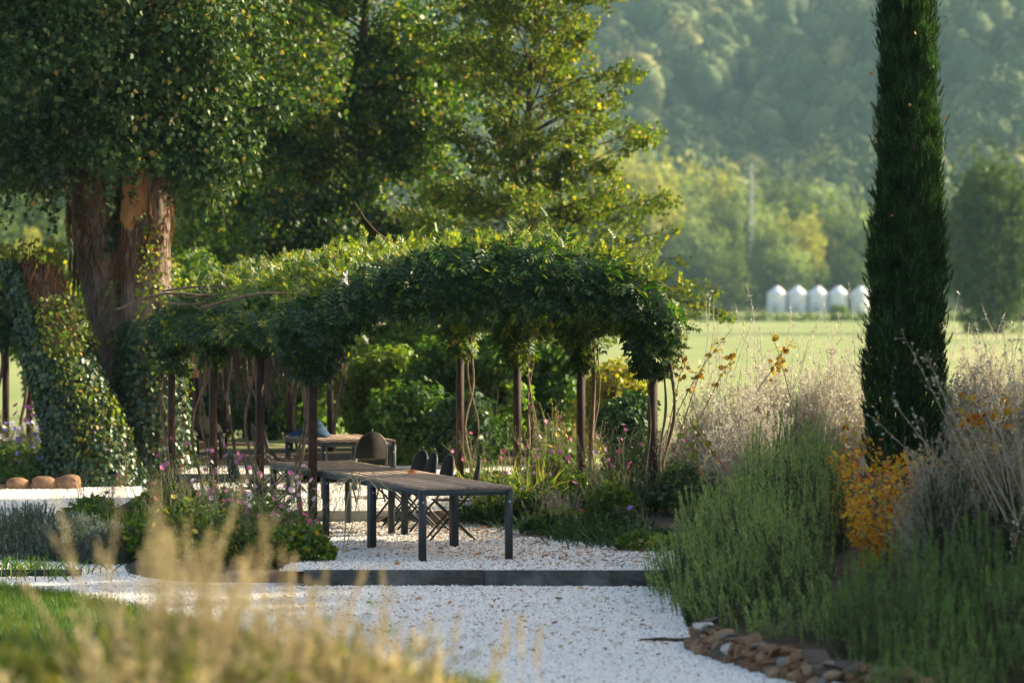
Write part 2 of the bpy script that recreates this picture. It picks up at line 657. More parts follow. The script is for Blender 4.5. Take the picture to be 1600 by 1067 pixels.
# instanced loose pieces ------------------------------------------------
def scatter_gn(name, pts, rot, scl, sources, mat=None, kind='stuff'):
    me = bpy.data.meshes.new(name)
    me.vertices.add(len(pts))
    me.vertices.foreach_set('co', np.asarray(pts, np.float32).ravel())
    for nm, tp, arr, key in (('rot', 'FLOAT_VECTOR', rot, 'vector'), ('scl', 'FLOAT_VECTOR', scl, 'vector'),
                             ('pick', 'INT', RG.integers(0, len(sources), len(pts)), 'value')):
        at_ = me.attributes.new(nm, tp, 'POINT')
        at_.data.foreach_set(key, np.ascontiguousarray(arr, dtype=np.int32 if tp == 'INT' else np.float32).ravel())
    o = bpy.data.objects.new(name, me)
    COL.objects.link(o)
    o['kind'] = kind
    c = bpy.data.collections.new(name + '_pieces')
    for sme in sources:
        c.objects.link(bpy.data.objects.new(sme.name, sme))
    g = bpy.data.node_groups.new(name + '_scatter', 'GeometryNodeTree')
    g.interface.new_socket('Geometry', in_out='INPUT', socket_type='NodeSocketGeometry')
    g.interface.new_socket('Geometry', in_out='OUTPUT', socket_type='NodeSocketGeometry')
    gi, go = g.nodes.new('NodeGroupInput'), g.nodes.new('NodeGroupOutput')
    ci = g.nodes.new('GeometryNodeCollectionInfo')
    ci.inputs['Collection'].default_value = c
    ci.inputs['Separate Children'].default_value = True
    ip = g.nodes.new('GeometryNodeInstanceOnPoints')
    ip.inputs['Pick Instance'].default_value = True
    for nm, tp, sock in (('rot', 'FLOAT_VECTOR', 'Rotation'), ('scl', 'FLOAT_VECTOR', 'Scale'), ('pick', 'INT', 'Instance Index')):
        na = g.nodes.new('GeometryNodeInputNamedAttribute')
        na.data_type = tp
        na.inputs['Name'].default_value = nm
        src = next(s for s in na.outputs if s.enabled and s.name == 'Attribute')
        if sock == 'Rotation':
            er = g.nodes.new('FunctionNodeEulerToRotation')
            g.links.new(src, er.inputs[0])
            src = er.outputs[0]
        g.links.new(src, ip.inputs[sock])
    g.links.new(gi.outputs[0], ip.inputs['Points'])
    g.links.new(ci.outputs[0], ip.inputs['Instance'])
    g.links.new(ip.outputs[0], go.inputs[0])
    md = o.modifiers.new('scatter', 'NODES')
    md.node_group = g
    return o


# pebbles on the gravel
def objrandmat(name, stops, rough=.8, spec=.3, patch=None):
    m, t, out = nt(name)
    oi = t.nodes.new('ShaderNodeObjectInfo')
    c = ramp(t, oi.outputs['Random'], stops)
    principled(t, out, c, rough, spec=spec)
    return m


m_peb = objrandmat('pebble_white', [(0, (.24, .17, .12)), (.04, (.36, .30, .24)), (.10, (.66, .63, .59)), (.4, (.83, .79, .725)), (1, (.91, .87, .80))])
peb = [make_mesh('pebble', [rock((0, 0, 0), (1, .75, .55), 40 + i, ICO1, .22, 1)], m_peb) for i in range(4)]
# even cover over what the photograph shows of the gravel
N1 = 52000
py_ = U(27.6, 37.75, N1) ** 1.0
px_ = lawn_edge(py_) - .05 + U(0, 1, N1) * (xwall(py_) + .1 - lawn_edge(py_))
P1 = np.stack([px_, py_, zpath(px_, py_) + .002], -1)
py_ = U(37.92, 46.35, 36000)
l_ = np.interp(py_, [37.9, 39, 41, 44, 46.5], [-2.3, -2.25, -2.5, -3.0, -3.75])
px_ = l_ + U(0, 1, len(py_)) * (AXX(py_) + 2.5 - l_)
P2 = np.stack([px_, py_, 0 * px_ + .006], -1)
py_ = U(38, 55, 16000)
px_ = U(-8, -2.7, len(py_))
P3 = np.stack([px_, py_, zpath(px_, py_) + .004], -1)
py_ = U(46.6, 54, 9000)
l_ = np.interp(py_, [46.5, 50, 54], [-3.7, -4.1, -4.5])
px_ = l_ + U(0, 1, len(py_)) * (AXX(py_) + 1.6 - l_)
P4 = np.stack([px_, py_, 0 * px_ + .124], -1)
for nm, PP in (('gravel', np.concatenate([P1, P3])), ('terrace_gravel', np.concatenate([P2, P4]))):
    s_ = U(.016, .04, len(PP)) * np.where(U(0, 1, len(PP)) < .05, 1.3, 1)
    scatter_gn(nm, PP, U(0, 6.3, (len(PP), 3)), np.repeat(s_[:, None], 3, 1), peb)

# fallen leaves on gravel and table
m_dead = leafmat('fallen_leaf', [(0, (.16, .07, .03)), (.4, (.30, .13, .05)), (.75, (.42, .20, .07)), (1, (.50, .34, .12))], .15, gloss=.03)
n = 4200
ly = np.concatenate([U(38.2, 46.3, 3600), U(30, 37.5, 600)])
lx = np.where(ly > 38, AXX(ly) + .3 + RG.normal(size=n) * 1.3, U(-2.2, 1.4, n))
lx = np.where(ly > 38, np.clip(lx, AXX(ly) - 2.6, AXX(ly) + 2.4), np.clip(lx, lawn_edge(ly) + .1, xwall(ly)))
lz = np.where(ly > 37.9, .02, zpath(lx, ly) + .02)
ff = rdir(n) * A([1, 1, .2])
part('fallen_leaves', scat(BROAD, np.stack([lx, ly, lz], -1), ff, rdir(n) * .35 + A([0, 0, 1]), U(.018, .05, n) * np.where(U(0, 1, n) < .06, 1.7, 1)), m_dead, None, kind='stuff')

# lawn bank on the left and under the photographer
m_lawn, tt, oo = nt('lawn_turf')
cc = ramp(tt, noise(tt, 3, 5, objcoord(tt)), [(.3, (.03, .06, .012)), (.7, (.07, .11, .02))])
principled(tt, oo, cc, .95, spec=.1)
yy = np.linspace(4, 41, 80)
strip_sheet('lawn', yy, np.full(80, -14.0), lawn_edge(yy), 40, lambda x, y: gz(x, y) + .06 + .05 * sst((40 - y) / 6), m_lawn)
m_grass = leafmat('lawn_blade', [(0, (.035, .085, .012)), (.5, (.07, .14, .02)), (.85, (.12, .19, .03)), (1, (.24, .22, .07))], .35, gloss=.05, patch=.8)
n = 46000
gy = U(18, 38, n)
gx = lawn_edge(gy) - np.abs(U(0, 1, n)) ** 1.3 * (lawn_edge(gy) + 6.5)
Pg = np.stack([gx, gy, gz(gx, gy) + .10], -1)
part('lawn_grass', scat(NEEDLE, Pg, rdir(n) * .45 + A([0, 0, 1]), rdir(n), 1.0)
     if False else (lambda V: V)(scat((NEEDLE[0] * A([1, .09, 1]), NEEDLE[1]), Pg, rdir(n) * .45 + A([0, 0, 1]), rdir(n), U(.05, .11, n))), m_grass, None, kind='stuff')

# ------------------------------------------------------------------ far land: forest, trees, silos
m_forest, tt, oo = nt('forest_leaves')
oi = tt.nodes.new('ShaderNodeObjectInfo')
gg = tt.nodes.new('ShaderNodeNewGeometry')
cc = ramp(tt, oi.outputs['Random'], [(0, (.022, .048, .018)), (.35, (.034, .066, .027)), (.65, (.064, .096, .036)), (.9, (.11, .125, .045)), (.96, (.34, .27, .08)), (1, (.24, .16, .06))])
cc = mix_rgb(tt, .45, cc, ramp(tt, gg.outputs['Random Per Island'], [(0, (.025, .05, .02)), (.5, (.08, .125, .04)), (1, (.19, .22, .08))]))
principled(tt, oo, cc, .8, spec=.15)
CL_FAR = cluster(BROAD, 6, .7, 3)


def far_crown(seed, n=700):
    global RG
    keep, RG = RG, np.random.default_rng(seed)
    p, o, _ = lobe_points((0, 0, .9), (.85, .85, .75), n, 18, .34)
    ff, nn = leaf_dirs(o, .1, .8, .6)
    V1 = scat(CL_FAR, p, ff, nn, U(.06, .13, len(p)))
    V2, F2 = ICO2
    V2 = V2 * A([.76, .76, .70]) * (1 + .16 * wob(V2, 3, seed)[:, None]) + A([0, 0, .85])
    RG = keep
    return [V1, (V2, [F2])]


far_mesh = [make_mesh('crown', far_crown(60 + i, 230), m_forest) for i in range(5)]
n = 9500
fy = 745 + (2080 - 745) * U(0, 1, n) ** .8
fx = U(-1, 1, n) * (fy * .152 + 30)
keep = (wob(np.stack([fx, fy, 0 * fx], -1), .02, 4) > -1.0)
fx, fy = fx[keep], fy[keep]
n = len(fx)
r_ = U(4.2, 8.2, n) * (1 + .15 * (fy > 1300))
scatter_gn('hillside_forest', np.stack([fx, fy, hz(fx, fy) - 1.5 + U(-1, 1, n)], -1),
           np.stack([0 * fx, 0 * fx, U(0, 6.3, n)], -1), np.stack([r_, r_, r_ * U(.95, 1.5, n)], -1), far_mesh)

# trees of the belt at the foot of the hill: each one a thing
m_bark_far = plainmat('far_bark', (.10, .08, .06), .9, scale=1)
far_leaf = {
    'olive': leafmat('belt_leaves_olive', [(0, (.07, .10, .03)), (.6, (.12, .15, .048)), (1, (.20, .215, .07))], .3, gloss=.03, patch=.25),
    'dark': leafmat('belt_leaves_dark', [(0, (.04, .07, .024)), (.6, (.07, .11, .036)), (1, (.13, .17, .055))], .3, gloss=.03, patch=.25),
    'yellow': leafmat('belt_leaves_yellow', [(0, (.22, .23, .05)), (.6, (.34, .32, .08)), (1, (.46, .40, .12))], .35, gloss=.03, patch=.25),
    'pale': leafmat('belt_leaves_pale', [(0, (.14, .18, .075)), (.6, (.23, .27, .11)), (1, (.34, .37, .16))], .35, gloss=.03, patch=.25),
}
CL_BELT = cluster(DIA2, 7, .5, 8)


belt_cache = {}


def belt_mesh(kind, v, big):
    """crown and limbs of a field tree in units of its half width and its height"""
    key = (kind, v, big)
    if key not in belt_cache:
        p, o, LC = lobe_points((0, 0, .53), (.86, .86, .37), big or 1100, 30, .30)
        # lumps are round once the tree is stretched to its own height
        ff, nn = leaf_dirs(o, .2, .8, .5)
        V, Fs = scat(CL_BELT, p, ff, nn, U(.06, .12, len(p)) * (.7 if big else 1))
        c = p.repeat(len(CL_BELT[0]), 0)
        V = c + (V - c) * A([1, 1, .5])
        cr = make_mesh('crown', [(V, Fs)], far_leaf[kind])
        limb = np.linspace(0, 1, 4)[None, :, None] * (LC - A([0, 0, .3]))[:, None] + A([0, 0, .3])
        belt_cache[key] = (cr, make_mesh('limbs', [tubes(limb, [[.03, .025, .018, .008]], 4)], m_bark_far))
    return belt_cache[key]


def belt_tree(label, px, D, top_py, wpx, kind, base_z=None, group='trees at the foot of the wooded hill', big=0):
    x = (px - 800) / F * D
    z0 = float(gz(x, D) if base_z is None else base_z)
    ztop = H - (top_py - 480) / F * D
    h = ztop - z0
    w = wpx / F * D / 2 * (1.0 if big else 1.35)
    root = thing('broadleaf_tree', label, 'tree', (x, D, z0), group)
    part('trunk', tubes(A([[x, D, z0 - .3], [x + .1, D, z0 + h * .3], [x, D, z0 + h * .7]]), [h * .022, h * .017, h * .008], 7), m_bark_far, root, smooth=True)
    me_c, me_l = belt_mesh(kind, int(abs(px)) % 2, big)
    for nm, me in (('limbs', me_l), ('crown', me_c)):
        o = bpy.data.objects.new(nm, me)
        COL.objects.link(o)
        o.parent = root
        o['kind'] = 'stuff'
        o.scale = (w * (1 if px % 3 else -1), w, h)
        o.rotation_euler = (0, 0, (px * .37) % .6)
    return root


BT = [  # px, D, top_py, width_px, kind, what it looks like and where it stands
    (1010, 690, 268, 105, 'yellow', 'yellow-green far tree just beyond the tip of the young oak'),
    (1085, 705, 292, 80, 'pale', 'pale green far tree left of the thin mast'),
    (960, 720, 250, 90, 'yellow', 'tallest yellow far tree showing through the young oak branches'),
    (1130, 690, 318, 70, 'olive', 'olive far tree immediately left of the mast foot'),
    (1205, 680, 330, 75, 'pale', 'feathery pale far tree over the first two silos'),
    (1246, 672, 345, 78, 'yellow', 'yellowish round far tree above the third silo'),
    (1300, 690, 336, 80, 'olive', 'olive far tree above the fourth silo'),
    (1345, 680, 352, 66, 'dark', 'dark far tree touching the left side of the cypress column'),
    (1075, 660, 385, 95, 'dark', 'low dark bushy tree at the left end of the field edge'),
    (1130, 655, 400, 85, 'olive', 'low olive bushy tree left of the row of silos'),
    (1180, 660, 405, 60, 'dark', 'small dark tree directly left of the first silo'),
    (1320, 664, 398, 62, 'dark', 'small dark tree behind the last two silos'),
    (1270, 668, 412, 60, 'olive', 'small olive tree behind the middle silo'),
    (1165, 725, 300, 90, 'pale', 'pale tree right behind the mast'),
    (1260, 720, 322, 110, 'dark', 'wide dark tree crown behind the trees over the silos'),
    (1040, 722, 300, 80, 'olive', 'olive tree between two yellow ones at the hill foot'),
    (1410, 700, 330, 90, 'olive', 'olive far tree hidden behind the cypress column'),
    (930, 690, 330, 100, 'olive', 'olive far tree low behind the young oak trunk'),
    (870, 700, 300, 110, 'pale', 'pale far tree behind the young oak crown'),
    (1020, 780, 262, 120, 'pale', 'pale far tree high behind the yellow ones at the hill foot'),
    (1110, 790, 272, 110, 'yellow', 'yellow far tree high behind the pale one left of the mast'),
    (1215, 785, 286, 120, 'olive', 'olive far tree high on the hill foot right of the mast'),
    (1310, 790, 296, 120, 'pale', 'pale far tree high on the hill foot above the last silos'),
    (1100, 675, 345, 90, 'pale', 'pale bushy far tree in front of the tall trees left of the mast'),
    (1225, 664, 372, 80, 'pale', 'feathery low pale tree above the second silo'),
    (1500, 700, 320, 110, 'olive', 'olive far tree just right of the cypress, behind the big field tree'),
    (1590, 640, 330, 120, 'dark', 'dark far tree at the outer edge of the field, past the big field tree'),
    (780, 690, 290, 110, 'olive', 'far tree in the gap between maple and young oak'),
    (690, 690, 270, 110, 'pale', 'far tree seen between the maple branches'),
]
for a in BT:
    belt_tree(a[5], a[0], a[1], a[2], a[3], a[4])
belt_tree('big dark rounded tree in the field right of the cypress', 1562, 300, 250, 205, 'dark', group=None, big=4200)
BL = [(30, 300, 300, 150, 'dark', 'dark blurred tree beyond the ivy stump, left of the trunks'),
      (95, 320, 330, 90, 'olive', 'olive blurred tree between the stump top and the ivy tree'),
      (35, 260, 372, 70, 'yellow', 'small yellowing tree behind the ivy stump'),
      (-60, 290, 285, 160, 'dark', 'dark tree at the far left edge of the lawn'),
      (150, 330, 270, 140, 'dark', 'dark tree behind the two ivy trunks'),
      (260, 310, 280, 150, 'olive', 'olive tree far behind the maple'),
      (380, 330, 270, 170, 'dark', 'dark tree far behind the pergola roof'),
      (520, 320, 285, 150, 'dark', 'dark tree far behind the maple trunk')]
for a in BL:
    belt_tree(a[5], a[0], a[1], a[2], a[3], a[4], group='trees beyond the lawn')

# silos
m_silo, tt, oo = nt('galvanised_sheet')
n1 = noise(tt, 1.2, 4, objcoord(tt, (3, 3, .4)))
principled(tt, oo, ramp(tt, n1, [(.3, (.68, .69, .71)), (.7, (.80, .81, .82))]), .5, .15, spec=.4)
m_silo_dark = plainmat('silo_door_grey', (.50, .52, .54), .6)  # plain grey sheet of the door
silo_z = float(gz(60, 648))
def silo_profile(rr, zz, n=28, wav=0.0):
    a = np.arange(n) / n * 2 * np.pi
    V = np.stack([np.concatenate([r * np.cos(a) for r in rr]), np.concatenate([r * np.sin(a) for r in rr]), np.repeat(zz, n)], -1)
    i = np.arange(len(rr) * n).reshape(len(rr), n)
    return V, [np.stack([i[:-1], np.roll(i, -1, 1)[:-1], np.roll(i, -1, 1)[1:], i[1:]], -1).reshape(-1, 4)]


def make_silo(label, x):
    y = 650.0
    z0 = H - (486 - 480) / F * y
    r0 = thing('grain_silo', label, 'silo', (x, y, z0), 'white grain silos at the far edge of the field')
    zz = np.linspace(-.4, 2.9, 23)
    part('body', silo_profile(1.68 + .03 * (np.arange(23) % 2), zz), m_silo, r0, True)
    rf = part('roof', silo_profile([1.78, 1.78, 1.2, .55, .5], [2.86, 2.93, 3.45, 3.98, 4.0]), m_silo, r0, True)
    part('cap', silo_profile([.5, .5, .3, .01], [3.98, 4.12, 4.2, 4.22]), m_silo, rf, True)
    for i in range(8):
        a = i * math.pi / 4 + .2
        part('stiffener', box((1.74 * math.cos(a), 1.74 * math.sin(a), 1.25), (.07, .07, 3.2), a), m_silo, r0, True)
    part('door', box((-.35, -1.72, .75), (.75, .06, 1.6)), m_silo_dark, r0, True)
    return r0


for pxs, lb in ((1214, 'white grain silo at the left end of the row'), (1246, 'white grain silo second from the left end of the row'),
                (1278, 'middle one of the five white grain silos'), (1310, 'white grain silo with the green bush at its foot'),
                (1345, 'white grain silo half hidden by the cypress column')):
    make_silo(lb, (pxs - 800) / F * 650)


def leafy(name, label, cat, c, r, n, tmpl, mat, size, lobes=14, lr=None, group=None, stemmat=None, droop=.3, seed=0, nst=14, gap=0.0, tname='foliage'):
    """a shrub: woody stems from the ground to lumps of leaves"""
    c, r = A(c, float), A(r, float)
    lr = lr or r.mean() * .42
    base = A([c[0], c[1], c[2] - r[2]])
    root = thing(name, label, cat, base, group)
    p, o, LC = lobe_points(c, r, n, lobes, lr, seed, gap=gap)
    p[:, 2] = np.maximum(p[:, 2], base[2] + .03)
    ff, nn = leaf_dirs(o, droop)
    part(tname, scat(tmpl, p, ff, nn, size * U(.65, 1.3, len(p))), mat, root, kind='stuff')
    k = RG.choice(len(LC), min(nst, len(LC)), replace=False)
    b = base + RG.normal(size=(len(k), 3)) * A([.1, .1, 0]) * r
    st = b[:, None] + (LC[k] - b)[:, None] * np.linspace(0, 1, 5)[None, :, None]
    st[:, 1:4] += RG.normal(size=(len(k), 3, 3)) * .06 * r.mean()
    w = .012 * r.mean() + .006
    part('stems', tubes(st, [[w, w * .85, w * .7, w * .5, w * .3]], 5), stemmat or m_twig, root, smooth=True, kind='stuff')
    return root


m_twig = barkmat('twig_bark', (.09, .06, .04), (.20, .15, .10), (9, 9, 3), bd=.006)
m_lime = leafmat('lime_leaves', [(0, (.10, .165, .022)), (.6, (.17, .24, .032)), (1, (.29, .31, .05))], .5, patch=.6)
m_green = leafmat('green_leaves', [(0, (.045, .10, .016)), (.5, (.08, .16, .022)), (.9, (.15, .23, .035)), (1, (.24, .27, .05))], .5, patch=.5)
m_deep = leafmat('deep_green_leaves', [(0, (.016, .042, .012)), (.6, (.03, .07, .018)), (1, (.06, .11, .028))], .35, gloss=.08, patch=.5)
m_yellow = leafmat('yellow_green_leaves', [(0, (.17, .19, .02)), (.5, (.30, .28, .03)), (1, (.48, .36, .05))], .5, patch=.6)
m_orange = leafmat('autumn_leaves', [(0, (.36, .08, .012)), (.2, (.54, .23, .02)), (.5, (.64, .42, .035)), (.85, (.54, .44, .045)), (1, (.16, .22, .03))], .45, tcol=(1.4, 1.1, .5), patch=1.2)

leafy('field_bush', 'small green bush at the foot of the fourth silo', 'bush', ((1312 - 800) / F * 640, 640, H - (487 - 480) / F * 640 + .1), (1.5, .9, .95), 400, CL_BELT, m_lime, .32)
# low dark hedge bank that crosses the field
hx = np.linspace(-60, 190, 900)
hp = np.stack([hx + U(-1, 1, 900), 430 + 8 * np.sin(hx * .02) + U(-1.5, 1.5, 900), 0 * hx], -1)
hp = np.repeat(hp, 3, 0) + RG.normal(size=(2700, 3)) * A([.5, .8, 0])
hp[:, 2] = gz(hp[:, 0], hp[:, 1]) + U(0, .75, 2700)
ff, nn = leaf_dirs(rdir(2700), .1)
hroot = thing('field_hedge', 'low dark hedge line crossing the field in front of the silos', 'hedge', (60, 430, float(gz(60, 430))))
part('foliage', scat(CL_BELT, hp, ff, nn, U(.25, .5, 2700)), far_leaf['dark'], hroot, kind='stuff')

# thin mast on the hill foot
mx, my = (1174 - 800) / F * 700, 700.0
mb, mt_ = float(hz(mx, my)), H + 222 / F * 700
m_mast = plainmat('mast_metal', (.55, .55, .56), .5, .4)
mast = thing('lattice_mast', 'thin pale lattice mast rising among the trees left of the silos', 'mast', (mx, my, mb))
for sx_, sy_ in ((-1, -1), (-1, 1), (1, -1), (1, 1)):
    part('leg', tubes(A([[mx + .45 * sx_, my + .45 * sy_, mb], [mx + .16 * sx_, my + .16 * sy_, mt_]]), .09, 5), m_mast, mast)
for i in range(14):
    f0, f1 = i / 14, (i + 1) / 14
    w0, w1 = .45 - .29 * f0, .45 - .29 * f1
    za, zb = mb + (mt_ - mb) * f0, mb + (mt_ - mb) * f1
    s_ = 1 if i % 2 else -1
    part('brace', [tubes(A([[mx - s_ * w0, my - w0, za], [mx + s_ * w1, my - w1, zb]]), .05, 4), tubes(A([[mx - s_ * w0, my + w0, za], [mx + s_ * w1, my + w1, zb]]), .05, 4)], m_mast, mast)

# haze over the whole valley
m_haze = bpy.data.materials.new('haze_air')
m_haze.use_nodes = True
ht = m_haze.node_tree
for nd in list(ht.nodes):
    if nd.type != 'OUTPUT_MATERIAL':
        ht.nodes.remove(nd)
pv = ht.nodes.new('ShaderNodeVolumePrincipled')
pv.inputs['Color'].default_value = (.50, .80, 1.0, 1)
pv.inputs['Density'].default_value = .00009
pv.inputs['Anisotropy'].default_value = .0
ht.links.new(pv.outputs[0], ht.nodes[0].inputs['Volume'] if ht.nodes[0].type == 'OUTPUT_MATERIAL' else next(n for n in ht.nodes if n.type == 'OUTPUT_MATERIAL').inputs['Volume'])
hb = part('haze', box((0, 1290, 130), (1840, 2760, 270)), m_haze, None, kind='stuff')

# ------------------------------------------------------------------ trees of the garden
m_bark = barkmat('ivy_tree_bark', (.024, .015, .010), (.27, .195, .145), (5, 5, 1.5), moss=(.17, .075, .03), bstr=1.0, bd=.07)
m_bark_sunlit = barkmat('sunlit_orange_bark', (.26, .12, .045), (.42, .22, .09), (6, 6, 2), bstr=.5, bd=.02)  # orange that stands for sunlight on the trunk
m_bark_brown = barkmat('brown_bark', (.03, .022, .015), (.11, .08, .05), (9, 9, 2))
m_poplar = leafmat('big_tree_leaf', [(0, (.016, .042, .013)), (.5, (.032, .074, .020)), (.85, (.075, .125, .035)), (.97, (.16, .20, .06)), (1, (.4, .26, .06))], .30, tcol=(1.4, 1.4, .4), gloss=.07, rough=.45, patch=.7)
m_ivy = leafmat('ivy_leaf', [(0, (.014, .038, .014)), (.5, (.026, .062, .02)), (.85, (.045, .09, .025)), (1, (.16, .17, .03))], .30, gloss=.14, rough=.38, patch=1.1)
m_ivy_lit = leafmat('sunlit_ivy_leaf', [(0, (.07, .12, .018)), (.5, (.14, .19, .025)), (.88, (.26, .26, .035)), (1, (.34, .17, .03))], .5, gloss=.08, patch=1.1)  # yellower ivy for the sunward sides, sunlight put into the colour
m_drystem = leafmat('dry_ivy_tendril', [(0, (.07, .032, .015)), (.6, (.16, .075, .03)), (1, (.28, .13, .045))], .1, gloss=.02)


BROAD4 = (A([[0, 0, 0], [.34, .42, .06], [1, 0, -.08], [.34, -.42, .06]], float), A([[0, 2, 1], [0, 3, 2]]))


def ridge_trunk(pts, rad, S=40, K=46, seed=1, amp=.10):
    """a big fluted trunk: skin with long ridges and lumps"""
    pts, rad = A(pts, float), A(rad, float)
    t = np.linspace(0, 1, len(pts))
    tt_ = np.linspace(0, 1, K)
    C = np.stack([np.interp(tt_, t, pts[:, i]) for i in range(3)], -1)
    r = np.interp(tt_, t, rad)
    a = np.arange(S) / S * 2 * np.pi
    rr = np.random.default_rng(seed)
    prof = sum(np.sin(a * k + rr.uniform(0, 6.3)) / k ** .6 for k in (3, 5, 8, 13)) * amp * .7
    D = np.stack([np.cos(a), np.sin(a), 0 * a], -1)
    V = C[:, None] + D[None] * (r[:, None] * (1 + prof[None]))[..., None]
    Vf = V.reshape(-1, 3)
    Vf = Vf + np.tile(D, (K, 1)) * (wob(Vf * A([1, 1, .5]), 3.0, seed) * .06 + wob(Vf * A([1, 1, .3]), 9.0, seed + 1) * .025)[:, None]
    i = np.arange(K * S).reshape(K, S)
    q = np.stack([i[:-1], np.roll(i, -1, 1)[:-1], np.roll(i, -1, 1)[1:], i[1:]], -1).reshape(-1, 4)
    return (Vf, [q, i[-1][None]]), C, r


def on_trunk(C, r, n, lo=0.0, hi=1.0, off=.03):
    u = U(lo, hi, n) * (len(r) - 1)
    k = np.minimum(u.astype(int), len(r) - 2)
    f = u - k
    c = C[k] * (1 - f)[:, None] + C[k + 1] * f[:, None]
    rr = r[k] * (1 - f) + r[k + 1] * f
    a = U(0, 6.2832, n)
    o = np.stack([np.cos(a), np.sin(a), 0 * a], -1)
    return c + o * (rr * 1.06 + off * U(0, 1, n) * 4)[:, None], o, u / (len(r) - 1)


S_ = 56.7 / F                                   # metres per photo pixel at the big tree
tx = lambda px: (px - 800) * S_
tz = lambda py: H - (py - 480) * S_
YT = 56.7
tree = thing('ivy_clad_tree', 'huge two-trunked tree with ivy at its foot and a dense dark crown', 'tree', (tx(190), YT, -.05))
tA, CA, rA = ridge_trunk([(tx(205), YT + .3, -.4), (tx(198), YT + .3, tz(640)), (tx(168), YT + .35, tz(480)), (tx(152), YT + .4, tz(380)), (tx(142), YT + .4, tz(270)), (tx(120), YT + .4, tz(120))],
                         [.80, .56, .44, .41, .37, .34], seed=3)
tB, CB, rB = ridge_trunk([(tx(240), YT - .1, -.4), (tx(236), YT - .1, tz(620)), (tx(232), YT - .1, tz(480)), (tx(230), YT, tz(380)), (tx(233), YT, tz(260)), (tx(250), YT + .1, tz(100))],
                         [.60, .42, .365, .35, .33, .28], seed=5)
part('trunk', tA, m_bark, tree, smooth=True)
part('trunk', tB, m_bark, tree, smooth=True)
# sunlit patch on the nearer trunk, its light put into an orange plate
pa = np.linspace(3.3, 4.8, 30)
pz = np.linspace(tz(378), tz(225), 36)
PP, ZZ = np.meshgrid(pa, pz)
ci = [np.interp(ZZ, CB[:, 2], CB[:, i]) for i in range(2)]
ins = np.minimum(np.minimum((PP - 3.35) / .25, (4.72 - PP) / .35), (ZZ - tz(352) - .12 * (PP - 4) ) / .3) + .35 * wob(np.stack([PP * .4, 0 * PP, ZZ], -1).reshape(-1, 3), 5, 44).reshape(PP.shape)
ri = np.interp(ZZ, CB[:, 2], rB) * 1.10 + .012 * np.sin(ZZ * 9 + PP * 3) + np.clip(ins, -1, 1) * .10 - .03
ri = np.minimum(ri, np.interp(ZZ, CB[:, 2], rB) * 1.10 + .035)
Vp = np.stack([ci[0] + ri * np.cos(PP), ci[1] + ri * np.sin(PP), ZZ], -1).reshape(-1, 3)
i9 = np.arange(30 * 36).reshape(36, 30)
part('sunlit_bark_plate', (Vp, [np.stack([i9[:-1, :-1], i9[:-1, 1:], i9[1:, 1:], i9[1:, :-1]], -1).reshape(-1, 4)]), m_bark_sunlit, tree, smooth=True)

cc_ = A([tx(150), YT + .2, 8.4])
p, o, LC = lobe_points(cc_, (3.15, 3.1, 4.0), 60000, 70, .66, 2, gap=.5)
p2, o2, LC2 = lobe_points((tx(320), YT - .8, tz(160)), (1.35, 1.4, 1.4), 9000, 22, .42, 2, gap=.25)
p3, o3, LC3 = lobe_points((tx(60), YT - .6, tz(190)), (1.4, 1.4, 1.35), 8500, 20, .42, 2, gap=.25)
p4, o4, LC4 = lobe_points((tx(190), YT - .2, tz(225)), (2.3, 1.9, .75), 12000, 30, .42, 2, gap=.1)
p5, o5, LC5 = lobe_points((tx(175), YT - 1.9, 7.0), (2.6, 1.0, 2.0), 13000, 40, .55, 2, gap=.2)
p, o = np.concatenate([p, p2, p3, p4, p5]), np.concatenate([o, o2, o3, o4, o5])
LC = np.concatenate([LC, LC2, LC3, LC4])
# the underside is cut by the bare trunks
ok = p[:, 2] > tz(272) + .45 * wob(p, 2.4, 9) - .55 * sst((np.abs(p[:, 0] - tx(205)) - .55) / .9)
ok &= ~((p[:, 1] < YT - 2.2) & (p[:, 2] < 4.2))
p, o = p[ok], o[ok]
# sprays that hang below the skirt of the crown
m_ = (p[:, 2] < 5.2) & (p[:, 1] < YT + .8)
hs = p[m_][RG.choice(m_.sum(), 110)]
hp = arcs(hs, rdir(110) * .35 + A([0, 0, -1.]), U(.25, .95, 110), 0, 6, .08)
q, t, u = along(hp, 22, 0, 1)
p, o = np.concatenate([p, q + RG.normal(size=q.shape) * .06]), np.concatenate([o, rdir(len(q))])
part('hanging_twigs', tubes(hp, .006, 3), m_bark_brown, tree, kind='stuff')
ff, nn = leaf_dirs(o, .55, .9, .35)
part('crown', scat(BROAD4, p, ff, nn, U(.062, .118, len(p))), m_poplar, tree, kind='stuff')
st = CA[-8][None, None] + (LC - CA[-8])[:, None] * np.linspace(0, 1, 6)[None, :, None]
st[::2] += ((CB[-8] - CA[-8])[None, None] * (1 - np.linspace(0, 1, 6))[None, :, None])
st[:, 1:5] += RG.normal(size=(len(LC), 4, 3)) * .16
part('limbs', tubes(st, [[.13, .10, .08, .06, .04, .02]], 6), m_bark_brown, tree, smooth=True, kind='stuff')


